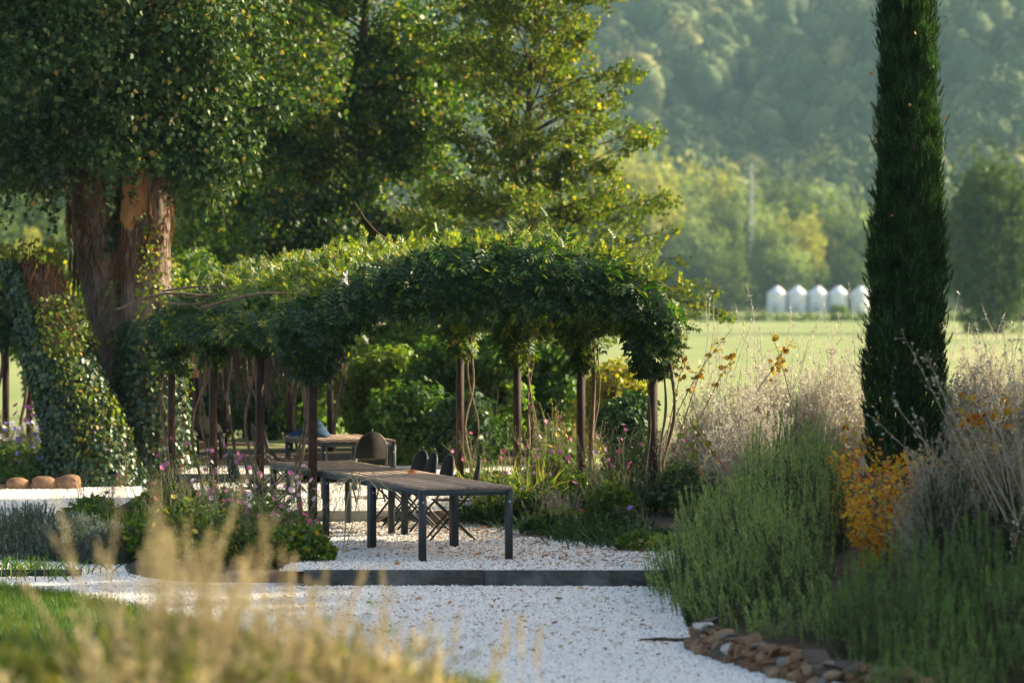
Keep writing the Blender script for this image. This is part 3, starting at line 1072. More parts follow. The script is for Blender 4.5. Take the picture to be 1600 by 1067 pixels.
def ivy_on(C, r, root, n, masks, nlit, ndry):
    p, o, u = on_trunk(C, r, n)
    keep = masks(p, o, u)
    p, o = p[keep], o[keep]
    ff = unit(o * .35 + A([0, 0, -1]) + RG.normal(size=p.shape) * .5)
    nr = unit(o + A([0, 0, .35]) + RG.normal(size=p.shape) * .35)
    part('ivy', scat(BROAD, p, ff, nr, U(.05, .095, len(p))), m_ivy, root, kind='stuff')
    p, o, u = on_trunk(C, r, nlit * 3, .1, 1, .05)
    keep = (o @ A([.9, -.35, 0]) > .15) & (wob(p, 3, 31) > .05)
    p, o = p[keep][:nlit], o[keep][:nlit]
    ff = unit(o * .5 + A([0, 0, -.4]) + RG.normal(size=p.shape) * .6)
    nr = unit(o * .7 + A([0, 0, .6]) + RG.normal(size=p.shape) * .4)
    part('sunlit_ivy', scat(BROAD, p, ff, nr, U(.042, .080, len(p))), m_ivy_lit, root, kind='stuff')
    p, o, u = on_trunk(C, r, ndry, .1, 1, .008)
    keep = wob(p * A([1, 1, .6]), 4.2, 37) > -.05
    p, o = p[keep], o[keep]
    d = unit(A([0, 0, 1.]) * np.where(U(0, 1, (len(p), 1)) < .5, 1, -1) + np.cross(o, A([0, 0, 1.])) * RG.normal(size=(len(p), 1)) * .28)
    part('dry_tendrils', tubes(arcs(p, d, U(.15, .45, len(p)), .1, 5, .12), [[.009, .009, .008, .007, .004]], 3), m_drystem, root, kind='stuff')


ivy_on(CB, rB, tree, 18000, lambda p, o, u: (p[:, 2] < tz(530) + .5 * wob(p, 1.8, 12)) | ((wob(p, 2.6, 14) > .2) & (p[:, 2] < tz(290))), 1800, 1500)
ivy_on(CA, rA, tree, 8000, lambda p, o, u: (p[:, 2] < tz(640) + .5 * wob(p, 1.8, 12)) | ((wob(p, 2.6, 15) > .25) & (p[:, 0] > tx(165))), 900, 1500)

stump = thing('ivy_clad_stump', 'thick broken-off leaning tree stump wrapped in ivy, left of the big tree', 'tree stump', (tx(115), YT - .9, -.05))
tS, CS, rS = ridge_trunk([(tx(172), YT - .8, -.4), (tx(140), YT - .8, tz(660)), (tx(104), YT - .7, tz(560)), (tx(80), YT - .6, tz(480)), (tx(50), YT - .5, tz(408))],
                         [.68, .48, .41, .35, .31], seed=9)
# torn, slanting top
V_, F_ = tS
top = V_[:, 2] > tz(430)
V_[top, 2] += .25 * wob(V_[top] * 3, 2, 6) * .5 + .3 * (V_[top, 0] - tx(52)) * -.4
part('trunk', (V_, F_), m_bark, stump, smooth=True)
ivy_on(CS, rS, stump, 23000, lambda p, o, u: (p[:, 2] < tz(545) + .4 * wob(p, 2.0, 22)) | (o[:, 0] < -.35) | (wob(p, 2.4, 23) > .35), 2600, 1800)
p, o, u = on_trunk(CS, rS, 260, .94, 1.0, .05)
part('top_sprigs', scat(BROAD, p + A([0, 0, 1]) * U(0, .3, (len(p), 1)), unit(o + A([0, 0, 1])), rdir(len(p)), U(.06, .1, len(p))), m_ivy_lit, stump, kind='stuff')


def garden_tree(name, label, px, D, base_z, trunk_px, top_z, crown_c, crown_r, n, tmpl, mat, size, lobes, lr, gap=.1, lean=0.0, crooks=.08, extra=(), barkm=None, group=None, droop=.35):
    s = D / F
    x = (px - 800) * s
    root = thing(name, label, 'tree', (x, D, base_z), group)
    K = 12
    zz = np.linspace(base_z - .2, top_z, K)
    tr = np.stack([x + lean * (zz - base_z) + np.cumsum(RG.normal(size=K)) * crooks * .4, D + np.cumsum(RG.normal(size=K)) * crooks * .4, zz], -1)
    r0 = trunk_px * s / 2
    part('trunk', tubes(tr, [np.linspace(r0 * 1.15, r0 * .3, K)], 10), barkm or m_bark_brown, root, smooth=True)
    P_, O_, L_ = lobe_points(crown_c, crown_r, n, lobes, lr, 3, gap=gap)
    for c, r, m, lo, l2 in extra:
        a, b, c2 = lobe_points(c, r, m, lo, l2, 3, gap=gap)
        P_, O_, L_ = np.concatenate([P_, a]), np.concatenate([O_, b]), np.concatenate([L_, c2])
    ff, nn = leaf_dirs(O_, droop, .9, .5)
    part('crown', scat(tmpl, P_, ff, nn, size * U(.6, 1.3, len(P_))), mat, root, kind='stuff')
    # limbs leave the trunk below the lumps that they carry
    dz = np.linalg.norm(L_[:, :2] - tr[0, :2], axis=1)
    zb = np.clip(L_[:, 2] - dz * .75, base_z + .6, top_z - .3)
    b = np.stack([np.interp(zb, tr[:, 2], tr[:, 0]), np.interp(zb, tr[:, 2], tr[:, 1]), zb], -1)
    tl = np.linspace(0, 1, 6)[None, :, None]
    st = b[:, None] + (L_ - b)[:, None] * tl
    st[:, :, 2] += (np.sin(tl * np.pi)[..., 0] * -.08 * dz[:, None])
    st[:, 1:5] += RG.normal(size=(len(L_), 4, 3)) * .05 * lr
    w = np.clip(.010 * dz + .006, .008, r0 * .45)[:, None] * A([[1, .85, .7, .5, .35, .2]])
    part('limbs', tubes(st, w, 5), barkm or m_bark_brown, root, smooth=True, kind='stuff')
    return root


m_maple = leafmat('maple_leaf', [(0, (.014, .042, .007)), (.45, (.034, .080, .010)), (.8, (.105, .16, .020)), (.97, (.26, .26, .03)), (1, (.50, .26, .03))], .5, gloss=.10, patch=.35, pamp=.45)
m_oak = leafmat('oak_leaf', [(0, (.050, .088, .012)), (.5, (.09, .128, .017)), (.88, (.165, .19, .026)), (.97, (.32, .26, .04)), (1, (.45, .20, .04))], .5, gloss=.08, patch=.5)
CL_MAPLE = cluster(DIA2, 5, .75, 21, .5)
CL_OAK = cluster(DIA2, 6, .85, 22, .5)
D = 74.0
s = D / F
garden_tree('maple_tree', 'large dark green maple with yellowing sprays standing behind the pergola', 556, D, .2, 26, 10.5,
            ((520 - 800) * s, D, 7.6), (2.75, 2.4, 4.0), 11500, CL_MAPLE, m_maple, .115, 70, .52, gap=.45, lean=.01,
            extra=[(((640 - 800) * s, D - .2, 6.6), (1.0, 1.2, 2.2), 2600, 18, .42), (((420 - 800) * s, D - .8, 4.1), (1.5, 1.2, .9), 2600, 14, .42),
                   (((560 - 800) * s, D - 1.2, 3.9), (1.5, 1.2, .7), 2200, 12, .4)])
D = 86.0
s = D / F
garden_tree('maple_tree', 'second dark maple standing behind the first one and the big ivy tree', 400, D, .2, 22, 11,
            ((420 - 800) * s, D, 7.0), (3.6, 2.4, 4.6), 8200, CL_MAPLE, m_maple, .16, 50, .75, gap=.25)
D = 67.0
s = D / F
def branchy(name, label, px, base_z, top_z, trunk_px, prof, nl, mat, tmpl, lsz, extra, twigs=17, per=9):
    x = (px - 800) * s
    root = thing(name, label, 'tree', (x, D, base_z))
    K = 14
    zz = np.linspace(base_z - .2, top_z, K)
    tr = np.stack([x + .10 * np.sin(zz * .8) + .02 * zz, D + .08 * np.cos(zz * 1.1), zz], -1)
    r0 = trunk_px * s / 2
    part('trunk', tubes(tr, [np.linspace(r0 * 1.15, r0 * .12, K)], 10), m_bark_brown, root, smooth=True)
    pz_, pr_ = A(prof, float).T
    zb = np.linspace(prof[0][0], top_z - .25, nl) + RG.normal(size=nl) * .08
    az = np.arange(nl) * 2.399 + RG.normal(size=nl) * .3
    L = np.interp(zb, pz_, pr_) * U(.5, 1.22, nl)
    el = np.interp(zb, [base_z, top_z], [.12, 1.0]) + RG.normal(size=nl) * .20
    d = np.stack([np.cos(az) * np.cos(el), np.sin(az) * np.cos(el), np.sin(el)], -1)
    for (z_, a_, l_, e_) in extra:
        zb, L = np.r_[zb, z_], np.r_[L, l_]
        d = np.vstack([d, [math.cos(a_) * math.cos(e_), math.sin(a_) * math.cos(e_), math.sin(e_)]])
    b = np.stack([np.interp(zb, tr[:, 2], tr[:, 0]), np.interp(zb, tr[:, 2], tr[:, 1]), zb], -1)
    P_ = arcs(b, d, L, U(-.05, .12, len(L)), 9, .05)
    w = (.0075 * L + .004)[:, None] * np.linspace(1, .2, 9)[None]
    q, t, u = along(P_, twigs, .22, 1.0)
    Lr = np.repeat(L, twigs)
    T_ = arcs(q, t * .8 + rdir(len(q)) * A([1, 1, .45]) * .95, Lr * (.10 + .26 * (1 - u)) + .10, U(-.1, .35, len(q)), 4, .06)
    part('limbs', [tubes(P_, w, 5), tubes(T_, [[.006, .005, .0035, .002]], 3)], m_bark_brown, root, smooth=True, kind='stuff')
    q, t, u = along(T_, per, .25, 1.05)
    q = q + RG.normal(size=q.shape) * .035
    nr = unit(A([0, 0, 1.]) + RG.normal(size=q.shape) * .55)
    part('crown', scat(tmpl, q, unit(t + rdir(len(q)) * .8 + A([0, 0, -.15])), nr, lsz * U(.6, 1.3, len(q))), mat, root, kind='stuff')
    return root


CL_OAK = cluster(DIA2, 3, .6, 22, .5)
branchy('young_oak', 'slender young oak with airy yellow-green branches behind the middle of the pergola', 824, .2, 12.0, 15,
        [(2.0, 2.1), (3.2, 2.35), (4.4, 2.1), (5.6, 2.15), (6.8, 2.15), (8.0, 1.95), (9.5, 1.6), (12.0, .5)], 128, m_oak, CL_OAK, .085,
        ((3.0, -.12, 3.1, .02), (3.1, .1, 2.7, .10), (3.9, -.2, 2.6, .30), (4.1, .15, 2.3, .25), (2.7, -.3, 3.3, -.02), (4.6, .0, 2.2, .45), (5.6, -.1, 2.0, .5), (4.2, 3.3, 1.8, .3), (5.2, 3.0, 1.7, .4)))

# cypress -----------------------------------------------------------------
m_cyp = leafmat('cypress_scale_leaf', [(0, (.012, .034, .010)), (.5, (.026, .066, .016)), (.82, (.055, .115, .026)), (1, (.13, .17, .05))], .2, gloss=.07, patch=5, pamp=.65)
SPRIG = cluster((NEEDLE[0] * A([1, .16, 1]), NEEDLE[1]), 9, .12, 5, .2)
SPRIG = ((SPRIG[0] - A([0, 0, 0])) * 1.0, SPRIG[1])


def sprig(n=9, seed=1):
    r = np.random.default_rng(seed)
    b = np.stack([np.linspace(0, .7, n), .0 * np.arange(n), 0 * np.arange(n)], -1)
    d = unit(np.stack([np.ones(n), r.uniform(-.7, .7, n), r.uniform(-.5, .5, n)], -1))
    return scat((NEEDLE[0] * A([1, .17, 1]), NEEDLE[1]), b, d, r.normal(size=(n, 3)), np.linspace(.55, .35, n))


SPRIG = (lambda q: (q[0], q[1][0]))(sprig())


def cypress(label, x, y, z0, prof, n, group=None, name='cypress_tree', lean=0.0, size=(.10, .20)):
    """prof: list of (height above base, radius)"""
    pz_, pr_ = A(prof, float).T
    root = thing(name, label, 'tree', (x, y, z0), group)
    h = pz_[-1]
    part('trunk', tubes(A([[x, y, z0 - .2], [x + lean * h * .5, y, z0 + h * .5], [x + lean * h * .95, y, z0 + h * .95]]), [[.13, .09, .02]], 9), m_bark_brown, root, smooth=True)
    hh = U(0.02, 1, n) ** .93 * h
    a = U(0, 6.2832, n)
    r = np.interp(hh, pz_, pr_) * (1 - .65 * U(0, 1, n) ** 2.0)
    o = np.stack([np.cos(a), np.sin(a), 0 * a], -1)
    q = np.stack([x + lean * hh, y + 0 * hh, z0 + hh], -1)
    lump = wob(o * .5 + q * A([1, 1, .5]), 8.0, 17)
    p = q + o * (r * (1 + .23 * lump) + .07 * (U(0, 1, n) < .05))[:, None]
    ff = unit(o * .32 + A([0, 0, 1]) + RG.normal(size=(n, 3)) * .22)
    part('crown', scat(SPRIG, p, ff, unit(o + RG.normal(size=(n, 3)) * .4), U(*size, n)), m_cyp, root, kind='stuff')
    # upright branches under the skin
    nb = 90
    hb = U(.03, .85, nb) * h
    ab = U(0, 6.28, nb)
    ob = np.stack([np.cos(ab), np.sin(ab), 0 * ab], -1)
    rb = np.interp(hb, pz_, pr_) * .6
    b0 = np.stack([x + lean * hb, y + 0 * hb, z0 + hb], -1)
    part('limbs', tubes(np.stack([b0, b0 + ob * rb[:, None] * .7 + A([0, 0, .25]), b0 + ob * rb[:, None] + A([0, 0, .75])], 1), [[.02, .014, .006]], 4), m_bark_brown, root, kind='stuff')
    return root


cyp = cypress('tall narrow dark cypress column among the pale shrubs at the garden edge', 4.32, 42.0, .55,
              [(0, .30), (.35, .40), (1.0, .42), (2.0, .39), (3.2, .345), (4.2, .305), (5.4, .265), (6.6, .20), (7.8, .10), (8.1, .01)], 21000)
n = 9
hh = U(1.0, 5.3, n)
a = U(math.pi * .9, math.pi * 2.1, n)
cp = np.stack([4.32 + .40 * np.cos(a), 42 + .40 * np.sin(a), .55 + hh], -1)
part('caught_dead_leaves', scat(BROAD, cp, rdir(n), rdir(n), U(.03, .06, n)), m_dead, cyp, kind='stuff')

# trees added outside the frame on the right to shade the gravel
for i, (y, lb) in enumerate(((28.3, 'nearest'), (30.6, 'second'), (33.0, 'third'), (35.4, 'fourth'), (37.8, 'fifth'), (40.2, 'sixth'), (42.6, 'seventh'), (44.9, 'last'))):
    x, h = 10.6 + .4 * (i % 2), (6.0, 6.2, 6.3, 6.0, 5.2, 5.1, 5.7, 5.6)[i]
    r0 = thing('broadleaf_tree', '%s leafy tree added out of view to shade the gravel, counted from the camera' % lb, 'tree', (x, y, .3), 'row of trees added out of view for shade')
    part('trunk', tubes(A([[x, y, 0], [x + .1, y, h * .4], [x, y, h * .8]]), [[.16, .13, .05]], 8), m_bark_brown, r0, smooth=True)
    if not i:
        p, o, LC = lobe_points((0, 0, .56), (1.6, 1.75, .44), 4600, 34, .42)
        ff, nn = leaf_dirs(o)
        V, Fs = scat(CL_BELT, p, ff, nn, U(.16, .28, len(p)))
        c = p.repeat(len(CL_BELT[0]), 0)
        shade = make_mesh('crown', [(c + (V - c) * A([1, 1, .16]), Fs)], m_green)
    cr = bpy.data.objects.new('crown', shade)
    COL.objects.link(cr)
    cr.parent = r0
    cr.location = (0, 0, -.3)
    cr.scale = (1, 1, h)
    cr.rotation_euler = (0, 0, i * 1.3)
    cr['kind'] = 'stuff'

# ------------------------------------------------------------------ pergola with its vine
aX = A([-.267, .9637, 0])                  # along the tunnel, away from the viewer
pX = A([.9637, .267, 0])                   # across the tunnel
L0 = A([-2.27, 43.7, 0])
WID, SPR = 4.06, 2.42
RZ = math.atan2(.267, .9637)


def PW(s, u, z):
    s, u, z = np.broadcast_arrays(np.asarray(s, float), np.asarray(u, float), np.asarray(z, float))
    return L0 + s[..., None] * aX + u[..., None] * pX + z[..., None] * A([0, 0, 1.])


def arch_z(t):
    return SPR + .56 * (1 - np.abs(np.clip(t, -1, 1)) ** 2.3)


m_post = barkmat('rusty_brown_steel', (.022, .014, .010), (.075, .042, .028), (4, 4, 2), .7, bstr=.2, bd=.004)
perg = thing('pergola', 'long arched pergola of slim rusty brown steel posts under the vine', 'pergola', tuple(PW(0, WID / 2, 0)))
HS = [0, 2.95, 5.9, 8.85]
for s in HS:
    for u in (0, WID):
        c = PW(s, u, 0)
        V, Fs = box((c[0], c[1], (SPR - .25) / 2), (.088, .088, SPR + .25), RZ)
        part('post', (V, Fs), m_post, perg)
        V, Fs = box((c[0], c[1], .02 + .12 * (s > 2)), (.2, .2, .012), RZ)
        part('base_plate', (V, Fs), m_post, perg)
    t = np.linspace(-1, 1, 19)
    part('arch_rib', tubes(PW(s, WID / 2 * (1 + t), arch_z(t)), .042, 4), m_post, perg)
for u in (0, WID):
    part('eave_rail', bar(PW(-.12, u, SPR + .0), PW(9.0, u, SPR + .0), .06, .06), m_post, perg)
for t in (-.72, -.38, 0, .38, .72):
    part('purlin', bar(PW(-.1, WID / 2 * (1 + t), arch_z(t) + .04), PW(8.95, WID / 2 * (1 + t), arch_z(t) + .04), .04, .04), m_post, perg)

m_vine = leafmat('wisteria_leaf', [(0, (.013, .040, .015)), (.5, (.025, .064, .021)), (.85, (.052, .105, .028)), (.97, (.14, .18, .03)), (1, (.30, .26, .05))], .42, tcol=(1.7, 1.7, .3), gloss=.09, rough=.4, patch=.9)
m_vine_top = leafmat('wisteria_sunlit_leaf', [(0, (.06, .11, .022)), (.5, (.10, .155, .03)), (.85, (.17, .21, .04)), (1, (.36, .30, .06))], .45, tcol=(1.6, 1.5, .35), gloss=.10, patch=.9)  # paler copy of the leaf with sunlight put into its colour
m_vstem = barkmat('wisteria_stem', (.07, .045, .028), (.22, .155, .10), (12, 12, 4), bstr=.6, bd=.008)
m_hang = plainmat('hanging_dead_stem', (.055, .038, .027), .9)
vine = thing('wisteria_vine', 'dense green wisteria vine covering the roof of the arched pergola', 'climbing plant', tuple(PW(0, WID + .12, 0)))


def thick(s):                        # depth of the leaf cover over the roof
    return np.interp(s, [-.4, 0, 3, 6, 9.6], [.50, .52, .40, .30, .24])


def vine_skin(n, s0, s1, t0, t1, lo, hi, seed):
    s, t, f = U(s0, s1, n), U(t0, t1, n), U(lo, hi, n)
    e = .01
    u = WID / 2 * (1 + np.clip(t, -1.03, 1.03))
    z = arch_z(t) - np.maximum(np.abs(t) - 1, 0) * 4.0
    dz = (arch_z(t + e) - arch_z(t - e)) / (2 * e) / (WID / 2)
    dz = np.clip(dz, -2.5, 2.5)
    nn = unit(-dz[:, None] * pX + A([0, 0, 1.]))
    sidew = sst((np.abs(t) - .93) / .07)[:, None]
    nn = unit(nn * (1 - sidew) + np.sign(t)[:, None] * pX * sidew)
    base = PW(s, u, z)
    lump = .60 + .46 * wob(base, 2.3, seed)
    p = base + nn * (f * thick(s) * lump)[:, None]
    return p, nn, s, t


def vine_leaves(p, nn, down=.55, rnd=.8, lift=.25):
    n = len(p)
    ff = unit(nn * .45 + A([0, 0, -down]) + RG.normal(size=(n, 3)) * rnd * .6)
    nr = unit(nn * .6 + A([0, 0, .45]) + RG.normal(size=(n, 3)) * rnd * .5 + A([0, -lift, 0]))
    return ff, nr


ch_g, ch_t = [], []
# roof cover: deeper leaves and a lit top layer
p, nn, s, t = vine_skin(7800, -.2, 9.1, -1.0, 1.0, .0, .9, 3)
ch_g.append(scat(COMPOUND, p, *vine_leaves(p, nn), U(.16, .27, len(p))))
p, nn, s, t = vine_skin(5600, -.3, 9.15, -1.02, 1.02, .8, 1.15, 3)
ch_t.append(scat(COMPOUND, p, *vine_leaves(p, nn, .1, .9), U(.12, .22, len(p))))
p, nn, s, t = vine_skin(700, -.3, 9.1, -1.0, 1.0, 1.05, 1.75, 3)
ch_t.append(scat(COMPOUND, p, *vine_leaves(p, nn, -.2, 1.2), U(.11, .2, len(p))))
# front face of the roof: a deep fringe in front of the first arch
n = 4200
t = U(-1.0, 1.0, n)
v = U(0, 1, n)
top = arch_z(t) + thick(-.2) * (.72 + .3 * wob(PW(0 * t, WID / 2 * (1 + t), 0 * t), 2.3, 3)) * (1 - .35 * np.abs(t) ** 4)
bot = np.minimum(2.68 - .10 * wob(np.stack([t * 3, 0 * t, 0 * t], -1), 2.0, 8), arch_z(t) - .02)
bot = np.minimum(bot, top - .35)
z = bot + (top - bot) * v
outw = -.10 - .42 * np.sin(np.clip(v, 0, 1) * 3.0) * U(.2, 1, n)
p = PW(outw, WID / 2 * (1 + t * 1.02), z)
nn = unit(-aX * .9 + A([0, 0, .5]) * (v[:, None] - .2) + pX * t[:, None] * .4)
ch_g.append(scat(COMPOUND, p, *vine_leaves(p, nn, .75, .6), U(.18, .29, n)))
# eave curtains: long on the near (shaded) side, a short fringe on the far side
n = 3600
s = U(.1, 9.0, n)
ln = np.clip(.10 + .42 * (.5 + .5 * wob(np.stack([s, 0 * s, 0 * s], -1), 2.4, 5)), .05, .55) * np.interp(s, [0, .8, 2, 9], [.8, .45, .7, .75])
z = SPR + .12 - ln * U(0, 1, n) ** 1.2
p = PW(s, U(-.18, .12, n), z)
nn = np.tile(-pX, (n, 1))
ch_g.append(scat(COMPOUND, p, *vine_leaves(p, nn, .8, .6), U(.16, .26, n)))
n = 2400
s = U(.1, 9.4, n)
ln = np.clip(.06 + .18 * (.5 + .5 * wob(np.stack([s, 0 * s, 0 * s], -1), 2.6, 15)), .04, .3)
z = SPR + .14 - ln * U(0, 1, n) ** 1.3
p = PW(s, WID + U(-.12, .28, n), z)
nn = np.tile(pX, (n, 1))
ch_g.append(scat(COMPOUND, p[::2], *vine_leaves(p[::2], nn[::2], .8, .6), U(.15, .25, n // 2)))
ch_t.append(scat(COMPOUND, p[1::2], *vine_leaves(p[1::2], nn[1::2], .8, .6), U(.15, .25, n // 2)))


def column(s, u, ztop, zbot, r, n, lit=.0):
    """a bulge of leaves round the head of a post"""
    z = U(0, 1, n)
    a = U(0, 6.283, n)
    rr = r * (1.05 - .80 * (1 - z)) * (.30 + .95 * U(0, 1, n)) * (.85 + .25 * wob(np.stack([np.cos(a) * .6, np.sin(a) * .6, z * 1.6 + s], -1), 2.4, 4))
    o = np.cos(a)[:, None] * pX + np.sin(a)[:, None] * aX
    p = PW(s, u, zbot + (ztop - zbot) * z) + o * rr[:, None]
    k = (U(0, 1, n) < lit) & (o[:, 0] > -.2)
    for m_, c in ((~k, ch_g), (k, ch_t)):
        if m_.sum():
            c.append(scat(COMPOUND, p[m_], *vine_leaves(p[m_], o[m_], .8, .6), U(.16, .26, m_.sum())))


column(-.02, .0, SPR + .25, 1.92, .40, 1050)
column(.0, WID + .0, SPR + .15, 1.95, .31, 700, .5)
column(2.95, WID + .02, SPR + .1, 1.95, .25, 220, .6)
column(5.9, WID, SPR + .1, 1.95, .26, 220, .6)
column(8.85, WID, SPR + .1, 2.05, .28, 210, .6)
column(2.95, 0, SPR + .1, 2.2, .28, 300)
column(5.9, 0, SPR + .1, 2.0, .28, 320)
column(8.7, .05, SPR + .1, 1.85, .28, 380, .2)
part('foliage', ch_g, m_vine, vine, kind='stuff')
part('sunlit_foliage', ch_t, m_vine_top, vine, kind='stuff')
# the sprays that read one by one on the front face
spray = make_mesh('leaf_spray', [(COMPOUND[0], [COMPOUND[1]])], m_vine)
n = 300
t = U(-.97, .97, n)
v = U(.05, .95, n)
top = arch_z(t) + thick(-.2) * .75
bot = np.minimum(arch_z(t) - .05, 2.62)
p = PW(-.52 + .2 * np.abs(v - .5), WID / 2 * (1 + t), bot + (top - bot) * v)
M3 = frames(*vine_leaves(p, np.tile(-aX, (n, 1)), .8, .5))
import mathutils
vb = wloc(vine)
for i in range(n):
    o = bpy.data.objects.new('leaf_spray', spray)
    COL.objects.link(o)
    o.parent = vine
    sz = U(.2, .29)
    o.matrix_local = mathutils.Matrix.Translation(p[i] - vb) @ mathutils.Matrix(M3[i].tolist()).to_4x4() @ mathutils.Matrix.Scale(sz, 4)

# woody stems: on the roof, up the posts, hanging
st = []
n = 70
s, t = U(-.1, 6.6, n), U(-.85, .85, n)
b = PW(s, WID / 2 * (1 + t), arch_z(t) + .08)
P_ = arcs(b, aX * U(.3, 1, (n, 1)) + pX * RG.normal(size=(n, 1)) * .5, U(.8, 1.8, n), .05, 9, .10)
part('roof_stems', tubes(P_, U(.007, .02, (n, 1)) * np.ones((1, 9)), 5), m_vstem, vine, smooth=True, kind='stuff')


def post_stem(s, u, side, z1, w, r, turns, seed, off=.10, fwd=-.08):
    rr = np.random.default_rng(seed)
    K = 22
    zz = np.linspace(-.05 + .12 * (s > 2), z1, K)
    ph = rr.uniform(0, 6.28)
    du = side * (off + w * np.sin(zz * turns + ph) * np.sin(np.linspace(.2, 3.0, K)))
    ds = fwd + w * .8 * np.cos(zz * turns * .9 + ph)
    return tubes(PW(s + ds, u + du, zz), [np.linspace(r * .72, r * .5, K) * (1 + .15 * np.sin(zz * 9 + ph))], 7)


for args in ((0, WID, 1, 2.1, .10, .034, 3.2, 1, .17), (0, WID, 1, 2.1, .05, .026, 4.2, 2, .10), (0, WID, -1, 1.9, .05, .014, 3, 3, .10),
             (0, 0, -1, 2.0, .05, .034, 3.4, 4, .13), (0, 0, -1, 2.0, .06, .022, 4.0, 5, .16),
             (2.95, 0, -1, 2.3, .07, .03, 3.6, 6, .12), (2.95, WID, 1, 2.2, .04, .045, 2.0, 7, .13), (2.95, WID, 1, 2.2, .06, .018, 3.5, 8, .18),
             (5.9, WID, 1, 1.2, .03, .04, 2.0, 9, .12), (5.9, WID, 1, 2.2, .10, .02, 2.6, 10, .17), (5.9, WID, 1, 2.1, .14, .016, 2.8, 11, .24),
             (8.85, WID, 1, 2.2, .08, .03, 3.8, 12, .12), (8.85, WID, 1, 2.2, .11, .016, 3.0, 13, .14),
             (5.9, 0, -1, 2.1, .13, .026, 2.6, 14, .16), (5.9, 0, -1, 2.1, .12, .022, 2.7, 15, .06), (8.85, 0, -1, 2.0, .06, .03, 3.1, 16, .10)):
    part('stem', post_stem(*args), m_vstem, vine, smooth=True)
# dry tangles that hang from the eave inside
for s, u in ((5.6, .35), (3.6, .3), (8.2, .4), (9.3, 1.1)):
    n = 60
    b = PW(s + RG.normal(size=n) * .12, u + RG.normal(size=n) * .12, SPR + U(-.1, .1, n))
    part('dry_strands', tubes(arcs(b, A([.12, 0, -1.]) + RG.normal(size=(n, 3)) * .13, U(.5, 1.15, n), 0, 6, .06), [[.007, .007, .006, .006, .005, .003]], 3), m_hang, vine, kind='stuff')
# thin free tendrils over the top
for s, t, d, L, dr in ((-.2, .03, (.35, 0, .9), .5, 1.1), (-.1, -.52, (-.95, 0, .3), .55, -.6), (.2, .6, (.9, 0, .2), .5, .5), (-.3, .1, (.2, -.3, -1), .5, 0), (1.5, -.7, (-.2, 0, 1), .35, 1.2), (-.3, .78, (1, 0, .0), .35, -.4)):
    b = PW(s, WID / 2 * (1 + t), arch_z(t) + thick(s) * .9)[None]
    part('tendril', tubes(arcs(b, A([d], float), L, dr, 12, .10), [np.linspace(.007, .003, 12)], 4), m_vstem, vine, smooth=True)
# one pale flower
m_white = leafmat('white_petal', [(0, (.70, .66, .62)), (1, (.82, .78, .75))], .3, tcol=(1, .95, .9), pamp=.05)
fc = at(541, 437, 43.0)
part('flower', scat(DIAMOND, np.tile(fc, (12, 1)) + RG.normal(size=(12, 3)) * .03, unit(RG.normal(size=(12, 3)) + A([0, -1, .4])), rdir(12), U(.05, .09, 12)), m_white, vine)

# the older pergola wings behind -------------------------------------------
def wing(label, posts, top, zb, beam_to, nl, seed):
    root = thing('pergola', label, 'pergola', (posts[0][0], posts[0][1], zb))
    for x, y in posts:
        part('post', box((x, y, (zb + top) / 2 - .1), (.10, .10, top - zb + .2)), m_post, root)
        part('rib', tubes(A([[x, y, top - .1], [x + .08, y - .05, top + .2], [x + .35, y - .2, top + .45]]), .04, 5), m_post, root)
    part('rail', bar(A([posts[0][0] - .8, posts[0][1], top + .08]), A([posts[-1][0] + .8, posts[-1][1], top + .08]), .07, .07), m_post, root)
    return root


bp = [((x - 800) / F * 60.5, 60.5) for x in (306, 350, 453, 516)]
wing('dark rear pergola wing standing across the back end of the vine tunnel', bp, 2.25, .24, None, 0, 0)
v2 = thing('climbing_vine', 'dark vine over the rear pergola wing behind the dining tables', 'climbing plant', ((410 - 800) / F * 60.5, 60.7, .24), None)
n = 3400
p = np.stack([U((265 - 800) / F * 60.5, (560 - 800) / F * 60.5, n), 60.6 + U(-.7, 1.1, n), 2.25 + U(-.15, .85, n) * (1 + .2 * RG.normal(size=n))], -1)
p[:, 2] += .25 * wob(p, 2.0, 9)
ff, nn = leaf_dirs(rdir(n) * A([.5, 1, .5]), .6)
part('foliage', scat(COMPOUND, p, ff, nn, U(.18, .3, n)), m_vine, v2, kind='stuff')
for k, (x, y) in enumerate(bp):
    m = 46
    b = A([x, y - .1, 2.3]) + RG.normal(size=(m, 3)) * A([.14, .12, .1])
    part('dry_strands', tubes(arcs(b, A([.05, 0, -1.]) + RG.normal(size=(m, 3)) * .10, U(.5, 1.1, m), 0, 6, .05), [[.008, .008, .007, .006, .005, .003]], 3), m_hang, v2, kind='stuff')
    zz = np.linspace(.2, 2.3, 16)
    part('stem', tubes(np.stack([x + .12 + .06 * np.sin(zz * 3 + k), y - .08 + .05 * np.cos(zz * 3 + k), zz], -1), .028, 6), m_vstem, v2, smooth=True)

